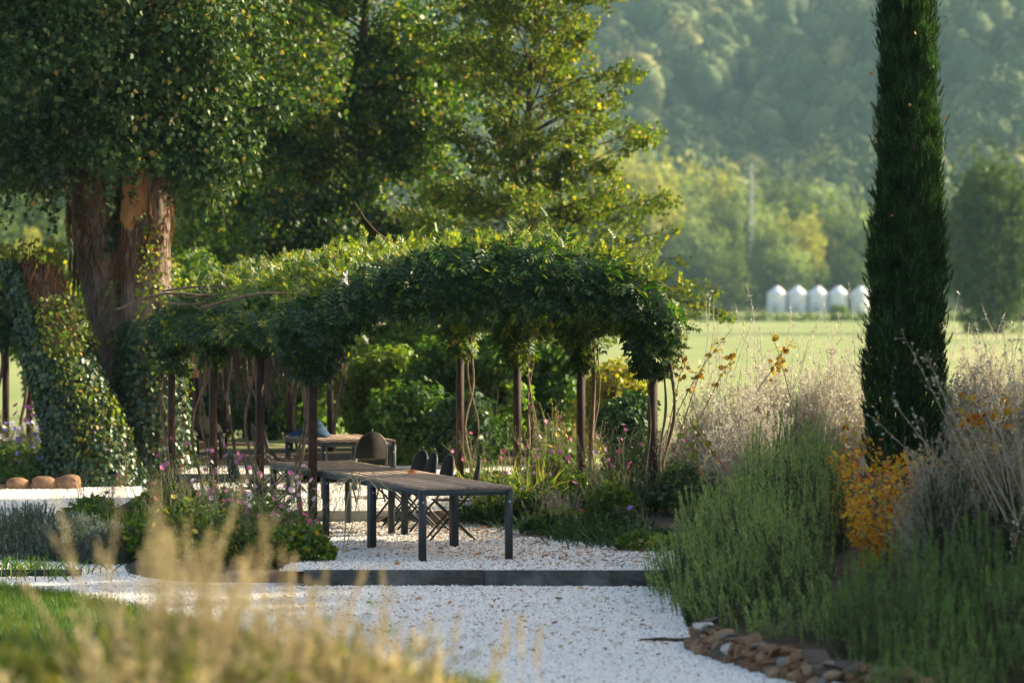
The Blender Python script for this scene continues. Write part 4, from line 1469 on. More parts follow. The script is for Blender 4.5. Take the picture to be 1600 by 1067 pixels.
lp = [((x - 800) / F * 62, 62.0) for x in (9, 46)]
wing('dark pergola posts with a sinuous vine left of the ivy stump', lp, 2.2, .17, None, 0, 0)
v3 = thing('climbing_vine', 'dark vine hanging over the posts left of the ivy stump', 'climbing plant', ((20 - 800) / F * 62, 62.1, .17))
n = 1800
p = np.stack([U((-60 - 800) / F * 62, (75 - 800) / F * 62, n), 62 + U(-.6, .8, n), 2.3 + U(-.35, .75, n)], -1)
p[:, 2] += .22 * wob(p, 2.2, 19)
ff, nn = leaf_dirs(rdir(n), .6)
part('foliage', scat(COMPOUND, p, ff, nn, U(.16, .28, n)), m_vine, v3, kind='stuff')
for k, (x, y) in enumerate(lp):
    zz = np.linspace(.1, 2.3, 22)
    part('stem', tubes(np.stack([x - .09 + .05 * np.sin(zz * 4.5 + k * 2), y - .09 + 0 * zz, zz], -1), .03, 6), m_vstem, v3, smooth=True)

# ------------------------------------------------------------------ tables and chairs
m_plank, tt, oo = nt('weathered_table_plank')
co = objcoord(tt, (14, 1.2, 10))
n1 = noise(tt, 2.5, 7, co, .4, .7)
oi = tt.nodes.new('ShaderNodeObjectInfo')
cc = ramp(tt, n1, [(.28, (.18, .12, .08)), (.5, (.36, .26, .18)), (.72, (.52, .41, .31))])
cc = mix_rgb(tt, 1, cc, ramp(tt, oi.outputs['Random'], [(0, (.72, .72, .74)), (1, (1.12, 1.08, 1.02))]), 'MULTIPLY')
principled(tt, oo, cc, .75, nrm=bump(tt, n1, .6, .004), spec=.3)
m_steel = plainmat('blue_grey_steel', (.022, .032, .036), .55, .0, .2, 12, .5)
m_bolt = plainmat('bolt_head', (.55, .55, .55), .4, .6)
TL, TW, TH = 2.26, .985, .76
AZ = math.atan2(-.267, .9637) - math.pi / 2 + math.pi / 2
TRZ = math.atan2(.267, .9637)


def make_table(label, corner, z, group='steel tables with plank tops under the pergola', np_=8, L=TL):
    """corner: front left corner of the top in plan; local X across, Y along the tunnel"""
    root = thing('dining_table', label, 'table', (corner[0], corner[1], z), group, TRZ)
    w = TW / np_
    for i in range(np_):
        part('plank', box((w * (i + .5), L / 2, TH - .014 + U(-.002, .002)), (w - .0035, L - .004, .026)), m_plank, root, True)
    for nm, c, s in (('rail', (TW / 2, .02, TH - .058), (TW - .1, .04, .06)), ('rail', (TW / 2, L - .02, TH - .058), (TW - .1, .04, .06)),
                     ('rail', (.02, L / 2, TH - .058), (.04, L - .1, .06)), ('rail', (TW - .02, L / 2, TH - .058), (.04, L - .1, .06))):
        part(nm, box(c, s), m_steel, root, True)
    for x in (.034, TW - .034):
        for y in (.034, L - .034):
            lg = part('leg', box((x, y, (TH - .03) / 2 - .005), (.068, .068, TH - .02)), m_steel, root, True)
            part('bolt', tubes(A([[x, y - .033, TH - .155], [x, y - .042, TH - .155]]), .011, 8, True), m_bolt, lg, True)
    return root


c1 = A([-.94, 39.2])
ax2, px2 = A([-.2675, .9636]), A([.9636, .2675])
TRZ = math.atan2(px2[1], px2[0])
make_table('nearest plank topped steel table, at the front of the row in the pergola', c1, 0)
make_table('middle plank topped steel table, one orange leaf lying on it', c1 + ax2 * (TL + .012), 0)
make_table('third plank topped steel table, offset to the side at the far end of the row', c1 + ax2 * (2 * TL + .16) + px2 * -.10, .0)
c4 = A([(503 - 800) / F * 49.6, 49.6])
make_table('rear plank topped steel table with the blue cloth on it', c4, .12)

# the orange leaf, dead twigs on the middle table
lf = c1 + ax2 * 3.0 + px2 * .62
solo('fallen_leaf', scat(LOBED, A([[lf[0], lf[1], TH + .012], [lf[0] + .02, lf[1] + .01, TH + .02]]), A([[1, .2, .2], [-.2, 1, .3]]), A([[0, -.6, 1], [.3, -.5, 1]], float), .12),
     plainmat('orange_leaf', (.55, .20, .05), .6), 'curled orange fallen leaf lying on the middle table', 'leaf')
tw = at(560, 760, 40.4)
m_pale = barkmat('pale_dry_stem', (.30, .23, .13), (.52, .42, .26), (10, 10, 4), bd=.004)
b = tw + A([0, .0, .12])
n = 12
P_ = arcs(np.tile(b, (n, 1)) + RG.normal(size=(n, 3)) * A([.07, .04, .04]), RG.normal(size=(n, 3)) * A([1, .5, .6]) + A([0, -.3, -.1]), U(.12, .3, n), .3, 6, .2)
P2_ = arcs(A([[tw[0] - .17, tw[1], .0], [tw[0] - .14, tw[1] - .05, 0.0]]), A([[.15, 0, 1], [.22, .05, 1]]), A([.86, .8]), .0, 8, .05)
dry = thing('dry_stalk', 'tangle of dry pale stalks at the side of the middle table', 'dry plant', (tw[0] - .17, tw[1], 0))
part('twigs', tubes(P_, [[.006, .006, .005, .005, .004, .003]], 4), m_pale, dry, kind='stuff')
part('stalk', tubes(P2_, .006, 4), m_pale, dry)

# chairs --------------------------------------------------------------------
m_seat = plainmat('chair_slat', (.13, .10, .075), .6, .0, .25, 10)
m_back = plainmat('chair_back_panel', (.020, .016, .013), .75, .0, .25, 10, .15)
m_frame = plainmat('chair_frame', (.016, .016, .016), .5, .3, .2, 10)
m_rim = plainmat('chair_back_rim', (.10, .088, .075), .45, .2, .2, 10)


def chair_parts(root):
    """folding chair facing local +Y: rounded back, slatted seat, crossed legs"""
    w = .21
    for i in range(6):
        part('seat_slat', box((0, -.17 + .068 * i, .452 - .006 * abs(i - 2.5) * .2), (.40, .058, .016)), m_seat, root, True)
    a = np.linspace(0, math.pi, 15)
    zz = .56 + np.sin(a) ** .8 * .325
    xx = np.cos(a) * .205
    yy_ = -.235 - (zz - .45) * .22
    K = len(a)
    V = np.concatenate([np.stack([xx, yy_ - .010, zz], -1), np.stack([xx, yy_ + .010, zz], -1)])
    k = np.arange(K - 1)
    Fq = [np.stack([k, k + 1, k + 1 + K, k + K], -1), np.arange(K)[None, ::-1], (np.arange(K) + K)[None]]
    bk = part('backrest', (V, Fq), m_back, root, True)
    rim = np.stack([np.r_[.212, xx * 1.035, -.212], np.r_[-.235 - .05 * .22, yy_, -.235 - .05 * .22], np.r_[.47, zz + .007, .47]], -1)
    part('back_rim', tubes(rim, .0105, 6), m_rim, bk, True, smooth=True)
    part('hook', tubes(A([[0, -.335, .885], [0, -.345, .915], [0, -.325, .935], [.0, -.31, .92]]), .006, 5), m_rim, bk, True, smooth=True)
    for x in (-w, w):
        part('leg', tubes(A([[x, .26, 0], [x, -.05, .36], [x, -.255, .60]]), .0125, 6), m_frame, root, True, smooth=True)
        part('leg', tubes(A([[x * .9, -.27, 0], [x * .9, .0, .27], [x * .9, .19, .452]]), .0125, 6), m_frame, root, True, smooth=True)
    part('crossbar', tubes(A([[-w, .215, .052], [w, .215, .052]]), .008, 5), m_frame, root, True)
    part('crossbar', tubes(A([[-w * .9, -.22, .05], [w * .9, -.22, .05]]), .008, 5), m_frame, root, True)


first = None
T2 = lambda s, u: c1 + ax2 * s + px2 * u
ch = []
def put_chair(xy, z, rz, label):
    global first
    if first is None:
        first = thing('folding_chair', label, 'chair', (xy[0], xy[1], z), 'dark folding chairs round the garden tables', rz)
        chair_parts(first)
        return first
    c = copy_tree(first)
    c.location = (xy[0], xy[1], z)
    c.rotation_euler = (0, 0, rz)
    c['label'] = label
    return c


RZL = TRZ + math.pi / 2      # facing the tables from their far side
X_ = lambda px, D: A([(px - 800) / F * D, D])
put_chair(X_(704, 42.9), 0, RZL - .15, 'dark folding chair half hidden behind the middle table, nearest the purple geranium')
put_chair(X_(662, 44.5), 0, RZL + .10, 'dark folding chair between the nearest and the pair on the flowered side of the tables')
put_chair(X_(637, 45.3), 0, RZL + .05, 'front one of the overlapping pair of folding chairs beside the third table')
put_chair(X_(622, 45.85), 0, RZL + .22, 'rear one of the overlapping pair of folding chairs beside the third table')
RZR = TRZ - math.pi / 2
put_chair(X_(438, 44.3), 0, RZR - .35, 'folding chair with rounded back beside the third table, just right of the second wisteria post')
put_chair(X_(424, 45.0), 0, RZR - .15, 'folding chair behind the second wisteria post on the pink flower side')
put_chair(X_(400, 45.7), 0, RZR + .1, 'folding chair left of the second wisteria post above the pink flowers')
put_chair(X_(448, 51.3), .12, RZR - .10, 'nearer of the two folding chairs at the side of the rear table')
put_chair(X_(432, 52.0), .12, RZR - .05, 'farther of the two folding chairs at the side of the rear table')
hc = put_chair(X_(571, 49.05), .12, TRZ + .03, 'folding chair seen from behind at the head of the rear table')

# blue cloth on the rear table
V, Fc = ICO3
V = V.copy()
V[:, 2] = np.maximum(V[:, 2], -.35)
V = V * (1 + .22 * wob(V, 3.2, 77)[:, None] + .10 * wob(V, 7, 78)[:, None])
bc = c4 + ax2 * 1.3 + px2 * .12
V[:, 2] -= V[:, 2].min()
V[:, 2] *= .45 + .9 * np.exp(-((V[:, 0] - .25) ** 2 + V[:, 1] ** 2) * 3.0)
V = V * A([.25, .19, .15]) + A([bc[0], bc[1], .12 + TH + .001])
m_blue = plainmat('blue_cloth', (.022, .055, .11), .85, .0, .35, 9, .2, .3)
solo('blue_jacket', (V, [Fc]), m_blue, 'crumpled dark blue cloth bundle lying on the rear table', 'cloth', smooth=True)

# dark low lounge seat and brown box on a post at the back left
bx = X_(305, 58.5)
sb = thing('lounge_chair', 'dark low seat with a rounded back behind the leftmost wisteria posts', 'seat', (bx[0], bx[1], .24))
a = np.linspace(0, math.pi, 15)
xx, zz = np.cos(a) * .42, .42 + np.sin(a) * .30
V = np.concatenate([np.stack([xx, 0 * xx - .02, zz], -1), np.stack([xx, 0 * xx + .02, zz], -1)])
k = np.arange(14)
part('backrest', (V, [np.stack([k, k + 1, k + 16, k + 15], -1), np.arange(15)[None, ::-1], (np.arange(15) + 15)[None]]), m_back, sb, True)
part('seat', box((0, .28, .40), (.84, .5, .05)), m_back, sb, True)
for x in (-.38, .38):
    for y in (.06, .5):
        part('leg', box((x, y, .19), (.045, .045, .38)), m_frame, sb, True)
bd_ = X_(299, 59.4)
nb = thing('brown_box', 'small brown box fixed to a post beside the ivy tree', 'box', (bd_[0], bd_[1], .24))
part('post', box((bd_[0] + .0, bd_[1] + .12, 1.0), (.07, .07, 1.55)), m_post, nb)
m_boxw = plainmat('box_brown', (.34, .20, .11), .8, .0, .25, 6)
part('case', box((bd_[0], bd_[1], 1.68), (.22, .16, .34)), m_boxw, nb)
part('lid', box((bd_[0], bd_[1] - .02, 1.87), (.27, .24, .03)), m_boxw, nb)

# ------------------------------------------------------------------ stones
m_stone = {}
for k, c in (('brown', (.19, .11, .06)), ('tan', (.28, .18, .105)), ('grey', (.20, .19, .17)), ('pale', (.46, .42, .36)), ('dark', (.11, .085, .065))):
    m_stone[k] = plainmat('stone_' + k, c, .9, .0, .4, 7, .2, .7)
m_boul = plainmat('boulder', (.30, .17, .09), .9, .0, .45, 6, .2, .9)
for i, (px, py, w, h, lb) in enumerate(((2, 764, 34, 18, 'rounded brown border stone cut by the edge of the photograph'), (44, 766, 62, 34, 'long rounded brown border stone under the blue flowers'),
                                       (88, 765, 30, 22, 'smallest brown border stone wedged between two larger ones'), (112, 764, 64, 38, 'wide brown border stone with a flat top'),
                                       (172, 764, 62, 42, 'tallest rounded brown border stone, touching the ivy stump'))):
    px = px * .62
    D = 54.7
    s = D / F
    solo('border_stone', rock(((px - 800) * s, D, .0 + h * .62 * s / 2 - .03), (w * .66 * s, .36, h * .68 * s), 300 + i, ICO3, .17, .85), m_boul, lb, 'stone', 'brown stones edging the blue flower bed', smooth=True)
for i, (px, w, h, k, lb) in enumerate(((338, 26, 18, 'grey', 'grey flower bed stone at the far end of the front row'), (366, 34, 21, 'grey', 'broad grey stone in the front edge of the pink flower bed'),
                                      (398, 34, 22, 'tan', 'tan stone next to the broad grey one below the pink flowers'), (432, 40, 23, 'tan', 'largest tan stone below the pink flowers'),
                                      (464, 30, 24, 'brown', 'brown stone beside the dark timber step'), (487, 24, 22, 'tan', 'small tan stone touching the end of the timber step'))):
    D = 38.2
    s = D / F
    solo('border_stone', rock(((px - 800) * s, D + .1, -.15 + h * s / 2 - .02), (w * s * 1.05, .2, h * s * 1.15), 320 + i, ICO3, .10, .75), m_stone[k], lb, 'stone', 'stones along the front of the pink flower bed', smooth=True)
for i, (px, D, sz, lb) in enumerate(((690, 46.0, .26, 'tan stone on the gravel behind the nearest folding chair'), (706, 46.1, .22, 'smaller tan stone beside the dark post behind the chairs'))):
    x = (px - 800) / F * D
    solo('stone', rock((x, D - .15, .08), (sz, .2, sz * .8), 340 + i, ICO3, .12, .8), m_stone['tan'], lb, 'stone', smooth=True)

# dry stone wall
wall = thing('stone_wall', 'low dry stone wall curving along the gravel in front of the dark rosemary', 'wall', (1.9, 28.6, -.2))
pc = A([[1.50, 31.35], [1.47, 30.9], [1.55, 30.2], [1.74, 29.4], [2.0, 28.5], [2.35, 27.4], [2.8, 26.3]])
cum = np.r_[0, np.cumsum(np.linalg.norm(np.diff(pc, axis=0), axis=1))]
def slab(seed):
    """a split field stone: flat faces, broken corners"""
    r = np.random.default_rng(seed)
    V, Fc = ICO3
    V = V.copy()
    for _ in range(11):
        nrm = unit(r.normal(size=3) * A([1, 1, 1.3]))
        dcut = r.uniform(.42, .72)
        ex = np.maximum(V @ nrm - dcut, 0)
        V = V - ex[:, None] * nrm
    V = V / np.abs(V).max(0)
    V = V * (1 + .05 * wob(V, 6, seed)[:, None] + .006 * r.normal(size=(len(V), 1)))
    return V / 2, [Fc]


stone_meshes = {}
for k in m_stone:
    stone_meshes[k] = [make_mesh('stone', [slab(400 + 7 * i + len(k))], m_stone[k], False) for i in range(4)]
for row, (zc, hh_) in enumerate(((-.12, .10), (-.035, .085), (.03, .06))):
    q = U(0, .1)
    while q < cum[-1] - .1:
        w = U(.07, .25) if row < 2 else U(.10, .32)
        c = A([np.interp(q + w / 2, cum, pc[:, 0]), np.interp(q + w / 2, cum, pc[:, 1])])
        t_ = A([np.interp(q + w, cum, pc[:, 0]) - np.interp(q, cum, pc[:, 0]), np.interp(q + w, cum, pc[:, 1]) - np.interp(q, cum, pc[:, 1])])
        k = RG.choice(list(m_stone), p=[.46, .20, .06, .02, .26])
        if 1.6 < q < 1.75 and row:
            k = 'pale'
        me = stone_meshes[k][RG.integers(0, 4)]
        o = bpy.data.objects.new('stone', me)
        COL.objects.link(o)
        o.parent = wall
        o.location = (c[0] - 1.9 + .04 * row + U(-.02, .02), c[1] - 28.6 + U(-.01, .01), zc + .2 + U(-.012, .012))
        o.scale = (w * 1.08, U(.16, .24), hh_ * U(.8, 1.9))
        o.rotation_euler = (U(-.35, .35), U(-.38, .38), math.atan2(t_[1], t_[0]) + U(-.15, .15))
        q += w * .92
tw = thing('fallen_branch', 'thin brown dead branch lying on the gravel at the end of the stone wall', 'branch', (1.2, 31.3, -.15))
part('stick', tubes(A([[1.05, 31.5, -.125], [1.2, 31.45, -.115], [1.36, 31.4, -.12], [1.5, 31.3, -.10]]), [[.008, .014, .018, .02]], 6, True), m_bark_brown, tw, smooth=True)
part('twig', tubes(A([[1.2, 31.45, -.115], [1.12, 31.36, -.11], [1.02, 31.33, -.12]]), [[.009, .006, .004]], 5), m_bark_brown, tw)

# ------------------------------------------------------------------ shrubs behind the pergola
CL_SHRUB = cluster(DIA2, 5, .55, 33, .5)
SH = [  # px centre, D, base z, top py, width px, material, leaf size, n, label
    (590, 61, .2, 535, 150, m_lime, .085, 4200, 'bright lime bushy shrub behind the rear table'),
    (690, 59.5, .2, 525, 130, m_green, .085, 4200, 'green shrub seen between the third table and the far vine posts'),
    (768, 58.5, .2, 505, 110, m_green, .085, 3600, 'green shrub directly behind the second farthest post of the flowered side'),
    (850, 60, .2, 520, 120, m_green, .085, 3800, 'green shrub between the two middle posts on the flowered side'),
    (640, 57.5, .2, 600, 120, m_green, .08, 3000, 'low green shrub behind the overlapping pair of folding chairs'),
    (730, 56.5, .2, 620, 110, m_deep, .08, 2600, 'dark low shrub behind the nearest folding chair'),
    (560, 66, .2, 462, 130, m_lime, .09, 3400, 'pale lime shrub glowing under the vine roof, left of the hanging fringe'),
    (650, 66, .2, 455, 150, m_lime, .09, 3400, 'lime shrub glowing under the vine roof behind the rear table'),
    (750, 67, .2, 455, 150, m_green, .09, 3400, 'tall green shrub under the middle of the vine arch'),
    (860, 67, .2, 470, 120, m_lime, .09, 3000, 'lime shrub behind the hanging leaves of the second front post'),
    (480, 64, .3, 540, 120, m_green, .09, 3000, 'green shrub in the shade behind the rear pergola wing'),
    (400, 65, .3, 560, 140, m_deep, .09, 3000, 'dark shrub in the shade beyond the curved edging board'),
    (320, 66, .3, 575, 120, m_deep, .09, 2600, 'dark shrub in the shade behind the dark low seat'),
    (955, 58, .2, 566, 100, m_yellow, .075, 3800, 'glowing yellow-green shrub between the last two front posts'),
    (915, 61, .2, 545, 80, m_yellow, .08, 2400, 'yellow shrub just behind the second front post'),
    (985, 54, .25, 622, 90, m_deep, .06, 3200, 'dark green fine-leaved shrub left of the front wisteria post'),
    (330, 70, .3, 385, 180, m_lime, .10, 4200, 'lime green tall shrub behind the ivy tree and the vine roof'),
    (450, 71, .3, 388, 150, m_lime, .10, 3600, 'lime green tall shrub rising behind the left slope of the vine roof'),
    (80, 74, .2, 425, 120, m_green, .11, 2200, 'green shrub peeping over the broken ivy stump'),
    (86, 66, .2, 395, 40, m_yellow, .08, 380, 'yellow autumn spray behind the stump top'),
]
for (px, D, bz, tp, w, mt, sz, n, lb) in SH:
    s = D / F
    zt = H - (tp - 480) * s
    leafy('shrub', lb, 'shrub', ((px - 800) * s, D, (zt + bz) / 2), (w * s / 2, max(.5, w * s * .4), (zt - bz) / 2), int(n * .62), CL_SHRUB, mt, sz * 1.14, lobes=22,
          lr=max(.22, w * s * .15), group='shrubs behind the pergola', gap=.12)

# ------------------------------------------------------------------ rosemary
m_ros = leafmat('rosemary_needle', [(0, (.020, .050, .016)), (.5, (.038, .085, .026)), (1, (.065, .125, .04))], .30, tcol=(1.3, 1.2, .7), gloss=.05, patch=1.6)  # inner needles, darkened as shade between the spikes
m_ros_tip = leafmat('rosemary_tip_needle', [(0, (.18, .29, .08)), (.5, (.27, .39, .11)), (1, (.38, .48, .16))], .35, tcol=(1.2, 1.15, .7), gloss=.05, patch=1.6)  # pale new growth, made paler still as sunlight on the tips
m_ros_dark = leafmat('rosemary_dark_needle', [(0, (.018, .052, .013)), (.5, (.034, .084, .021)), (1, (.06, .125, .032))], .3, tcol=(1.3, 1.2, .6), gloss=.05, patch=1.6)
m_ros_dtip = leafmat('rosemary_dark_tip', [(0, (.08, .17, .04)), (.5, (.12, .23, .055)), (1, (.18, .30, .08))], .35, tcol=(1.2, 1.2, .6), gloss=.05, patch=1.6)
NDL = (NEEDLE[0] * A([1, .22, 1]), NEEDLE[1])


def rosemary(label, mounds, n, mat, tip, ln=(.38, .72), per=48, nsz=.044, tipf=.45, lean=(0, 0, 1.)):
    """mounds: (centre x, y, base z, rx, ry, h)"""
    m = A(mounds, float)
    root = thing('rosemary_bush', label, 'shrub', (m[0, 0], m[0, 1], m[0, 2]), 'rosemary bushes along the gravel')
    k = RG.choice(len(m), n, p=(m[:, 3] * m[:, 5]) / np.sum(m[:, 3] * m[:, 5]))
    d = rdir(n)
    d[:, 2] = np.abs(d[:, 2]) * 1.0
    d = unit(d + A([0, 0, .12]))
    R_ = np.stack([m[k, 3], m[k, 4], m[k, 5]], -1)
    C_ = m[k, :3]
    L = U(*ln, n)
    tipp = C_ + d * R_ * (.72 + .40 * U(0, 1, n)[:, None]) * (1 + .07 * wob(C_ + d * R_, 3.0, 5)[:, None])
    dr = unit(d * A([.55, .55, .25]) + A(lean, float) * 1.1 + RG.normal(size=(n, 3)) * .13)
    P_ = arcs(tipp - dr * L[:, None], dr - d * A([1, 1, 0]) * .15, L, -.12, 4, .03)
    part('stems', tubes(P_, [[.005, .004, .003, .0015]], 3), m_twig, root, kind='stuff')
    for nm, lo, hi, pr, mm in (('foliage', .05, 1 - tipf, per, mat), ('lit_new_growth', 1 - tipf, 1.0, int(per * .75), tip)):
        q, t, u = along(P_, pr, lo, hi)
        ax = rdir(len(q))
        ax = unit(ax - t * np.sum(ax * t, -1, keepdims=True))
        ff = unit(t * (.55 + .5 * u[:, None]) + ax * .75)
        part(nm, scat(NDL, q, ff, ax, nsz * U(.7, 1.2, len(q))), mm, root, kind='stuff')
    # woody frame from the ground to the sprays
    kk = RG.choice(n, min(n, 160), replace=False)
    b = C_[kk] + RG.normal(size=(len(kk), 3)) * A([.25, .25, 0]) * R_[kk]
    e = P_[kk, 0]
    st = b[:, None] + (e - b)[:, None] * np.linspace(0, 1, 4)[None, :, None]
    st[:, 1:3] += RG.normal(size=(len(kk), 2, 3)) * .04
    part('branches', tubes(st, [[.014, .011, .008, .005]], 4), m_twig, root, kind='stuff')
    return root


def mound(px, D, py_top, wpx, ry, base=None):
    x = (px - 800) / F * D
    b = float(gz(x, D)) - .05 if base is None else base
    return (x, D, b, wpx / F * D / 2, ry, H - (py_top - 480) / F * D - b)


rosemary('large grey-green rosemary whose pale tips lean over the gravel beside the front post',
         [mound(1150, 35.2, 765, 250, 1.6), mound(1230, 36.5, 705, 190, 1.6), mound(1120, 37.2, 760, 190, 1.3), mound(1215, 33.2, 770, 200, 1.2),
          mound(1068, 36.8, 830, 150, 1.1, -.15), mound(1050, 38.0, 868, 110, .8, -.1), mound(1110, 34.6, 850, 150, 1.1, -.15), mound(1150, 33.0, 850, 200, 1.2, -.15), mound(1250, 32.6, 850, 130, 1.0), mound(1270, 30.6, 925, 130, .7, -.1), mound(1200, 30.9, 945, 130, .6, -.1)], 1450, m_ros, m_ros_tip, lean=(-.12, 0, 1.0))
rosemary('upper grey-green rosemary rising against the pale wispy shrub left of the cypress',
         [mound(1235, 39.8, 645, 140, 1.2), mound(1290, 39.2, 668, 90, 1.0), mound(1180, 39.5, 690, 110, 1.1), mound(1270, 38.2, 670, 120, 1.0), mound(1200, 38.4, 700, 110, .9), mound(1300, 38.0, 668, 110, .9), mound(1165, 38.0, 715, 110, .9)], 1050, m_ros, m_ros_tip)
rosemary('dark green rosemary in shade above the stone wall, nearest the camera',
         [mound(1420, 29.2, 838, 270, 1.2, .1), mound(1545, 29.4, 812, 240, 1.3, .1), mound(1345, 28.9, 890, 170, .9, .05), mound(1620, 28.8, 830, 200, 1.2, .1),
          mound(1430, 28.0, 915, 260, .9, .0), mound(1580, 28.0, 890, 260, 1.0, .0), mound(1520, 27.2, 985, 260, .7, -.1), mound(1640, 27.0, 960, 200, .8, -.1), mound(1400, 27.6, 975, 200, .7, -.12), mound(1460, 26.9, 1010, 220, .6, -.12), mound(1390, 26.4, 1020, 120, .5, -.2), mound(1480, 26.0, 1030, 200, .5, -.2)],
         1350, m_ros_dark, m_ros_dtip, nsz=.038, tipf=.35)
rosemary('small dark rosemary tuft between the autumn-leaved bush and the grey dry shrub', [mound(1490, 31.2, 765, 170, .8), mound(1560, 31.5, 740, 120, .8)], 520, m_ros_dark, m_ros, tipf=.3)

# ------------------------------------------------------------------ pale wispy shrubs
m_wisp = leafmat('wispy_grey_bits', [(0, (.40, .37, .29)), (.4, (.58, .55, .47)), (.8, (.74, .72, .65)), (1, (.60, .48, .30))], .35, tcol=(1.1, 1.0, .8), gloss=.03, patch=1.3)
m_wisp_stem = plainmat('wispy_stem', (.48, .43, .33), .8, .0, .3, 4)
m_dry = leafmat('dry_grey_bits', [(0, (.17, .14, .09)), (.5, (.30, .26, .18)), (.9, (.42, .37, .27)), (1, (.42, .26, .10))], .3, tcol=(1.1, 1.0, .75), gloss=.03, patch=1.3)


def wispy(label, c, r, n, mat, stem, twigs=9, bits=5, bit=.022, up=.9, group='pale wispy shrubs around the cypress', tall=()):
    """hundreds of fine stems fanning from the ground, each with side twigs and tiny leaves"""
    c, r = A(c, float), A(r, float)
    root = thing('wispy_shrub', label, 'shrub', c, group)
    b = c + RG.normal(size=(n, 3)) * A([.33, .33, 0]) * r
    d = rdir(n)
    d[:, 2] = np.abs(d[:, 2]) * .8 + up * .5
    tip = c + unit(d) * r * U(.72, 1.08, n)[:, None] * (1 + .10 * wob(unit(d) * 2 + c, 2.2, 6))[:, None]
    v = tip - b
    P_ = arcs(b, v, np.linalg.norm(v, axis=1), .06, 7, .05)
    part('stems', tubes(P_, [[.007, .006, .005, .004, .003, .002, .001]], 3), stem, root, kind='stuff')
    q, t, u = along(P_, twigs, .4, 1.0)
    T_ = arcs(q, t + rdir(len(q)) * .75 + A([0, 0, .3]), U(.06, .18, len(q)), .0, 2)
    part('twigs', tubes(T_, [[.0024, .001]], 3), stem, root, kind='stuff')
    q, t, u = along(T_, bits, .15, 1.0)
    part('foliage', scat(TRI1, q, unit(t + rdir(len(q)) * .9), rdir(len(q)), bit * 1.25 * U(.6, 1.4, len(q))), mat, root, kind='stuff')
    return root


def wz(px, D, top, base_off=-.05):
    x = (px - 800) / F * D
    b = float(gz(x, D)) + base_off
    return (x, D, b), H - (top - 480) / F * D - b


for (px, D, top, w, ry, n, lb) in ((1120, 46.5, 545, 150, 1.0, 330, 'silvery wispy shrub nearest the front wisteria post'),
                                   (1205, 47.0, 533, 160, 1.1, 360, 'silvery wispy shrub in the middle of the pale drift left of the cypress'),
                                   (1300, 46.5, 530, 150, 1.1, 360, 'silvery wispy shrub touching the left side of the cypress'),
                                   (1170, 44.4, 598, 170, .9, 300, 'lower brownish wispy shrub hanging over the rosemary tops'),
                                   (1060, 47.5, 610, 90, .8, 130, 'thin wispy shrub behind the front wisteria post')):
    c, h = wz(px, D, top)
    wispy(lb, c, (w / F * D / 2 * 1.15, ry, h), int(n * 1.15), m_wisp, m_wisp_stem, twigs=8, bits=6, bit=.026)
for (px, D, top, w, ry, n, lb) in ((1540, 46.5, 525, 150, 1.1, 380, 'pale wispy shrub right of the cypress against the field'),
                                   (1500, 42.5, 590, 120, .9, 220, 'pale wispy shrub low beside the right side of the cypress'),
                                   (1640, 46.5, 522, 150, 1.1, 300, 'pale wispy shrub cut by the right edge of the photograph')):
    c, h = wz(px, D, top)
    wispy(lb, c, (w / F * D / 2 * 1.15, ry, h), int(n * 1.15), m_wisp, m_wisp_stem, twigs=8, bits=6, bit=.026)
for (px, D, top, w, ry, n, lb) in ((1560, 31.8, 640, 230, .9, 480, 'brown-grey dry bush behind the dark rosemary, large and bristly'),
                                   (1470, 31.4, 655, 150, .7, 300, 'low grey dry bush beside the autumn-leaved bush'),
                                   (1640, 32.5, 590, 170, .9, 260, 'dry bush rising out of the right side of the picture')):
    c, h = wz(px, D, top)
    wispy(lb, c, (w / F * D / 2 * 1.1, ry, h), n, m_dry, m_wisp_stem, twigs=9, bit=.026, group='dry grey bushes beside the rosemary')

# tall pale stalks with buds
stalks = thing('dry_flower_stalks', 'tall pale budded stalks leaning in front of the cypress', 'dry plant', (3.6, 31.0, .3))
fr, to, cv = [], [], []
for (x0, y0, x1, y1) in ((1500, 760, 1392, 628), (1520, 740, 1408, 535), (1530, 740, 1445, 560), (1545, 760, 1460, 600), (1560, 760, 1478, 610), (1490, 770, 1365, 660), (1590, 760, 1500, 560),
                         (1575, 740, 1535, 520), (1600, 740, 1580, 545), (1480, 770, 1425, 650), (1620, 740, 1592, 455), (1590, 700, 1560, 500), (1560, 700, 1520, 505), (1540, 880, 1515, 720), (1570, 920, 1600, 790)):
    D = U(30.2, 31.6)
    fr.append(at(x0, y0, D)); to.append(at(x1, y1, D + U(-.3, .3)))
fr, to = A(fr), A(to)
v = to - fr
P_ = arcs(fr - v * .35, v, np.linalg.norm(v, axis=1) * 1.35, -.04, 9, .025)
part('stalks', tubes(P_, [np.linspace(.0055, .002, 9)], 5), m_pale, stalks, smooth=True, kind='stuff')
q, t, u = along(P_, 16, .45, 1.0)
T_ = arcs(q, t * .8 + rdir(len(q)) * .8, U(.03, .08, len(q)), 0, 3)
part('side_twigs', tubes(T_, .0025, 3), m_pale, stalks, kind='stuff')
part('buds', [(lambda Z: (Z[0], Z[1]))(scat((ICO1[0] * .5, ICO1[1]), T_[:, -1], rdir(len(q)), rdir(len(q)), U(.012, .026, len(q))))], m_wisp, stalks, kind='stuff')
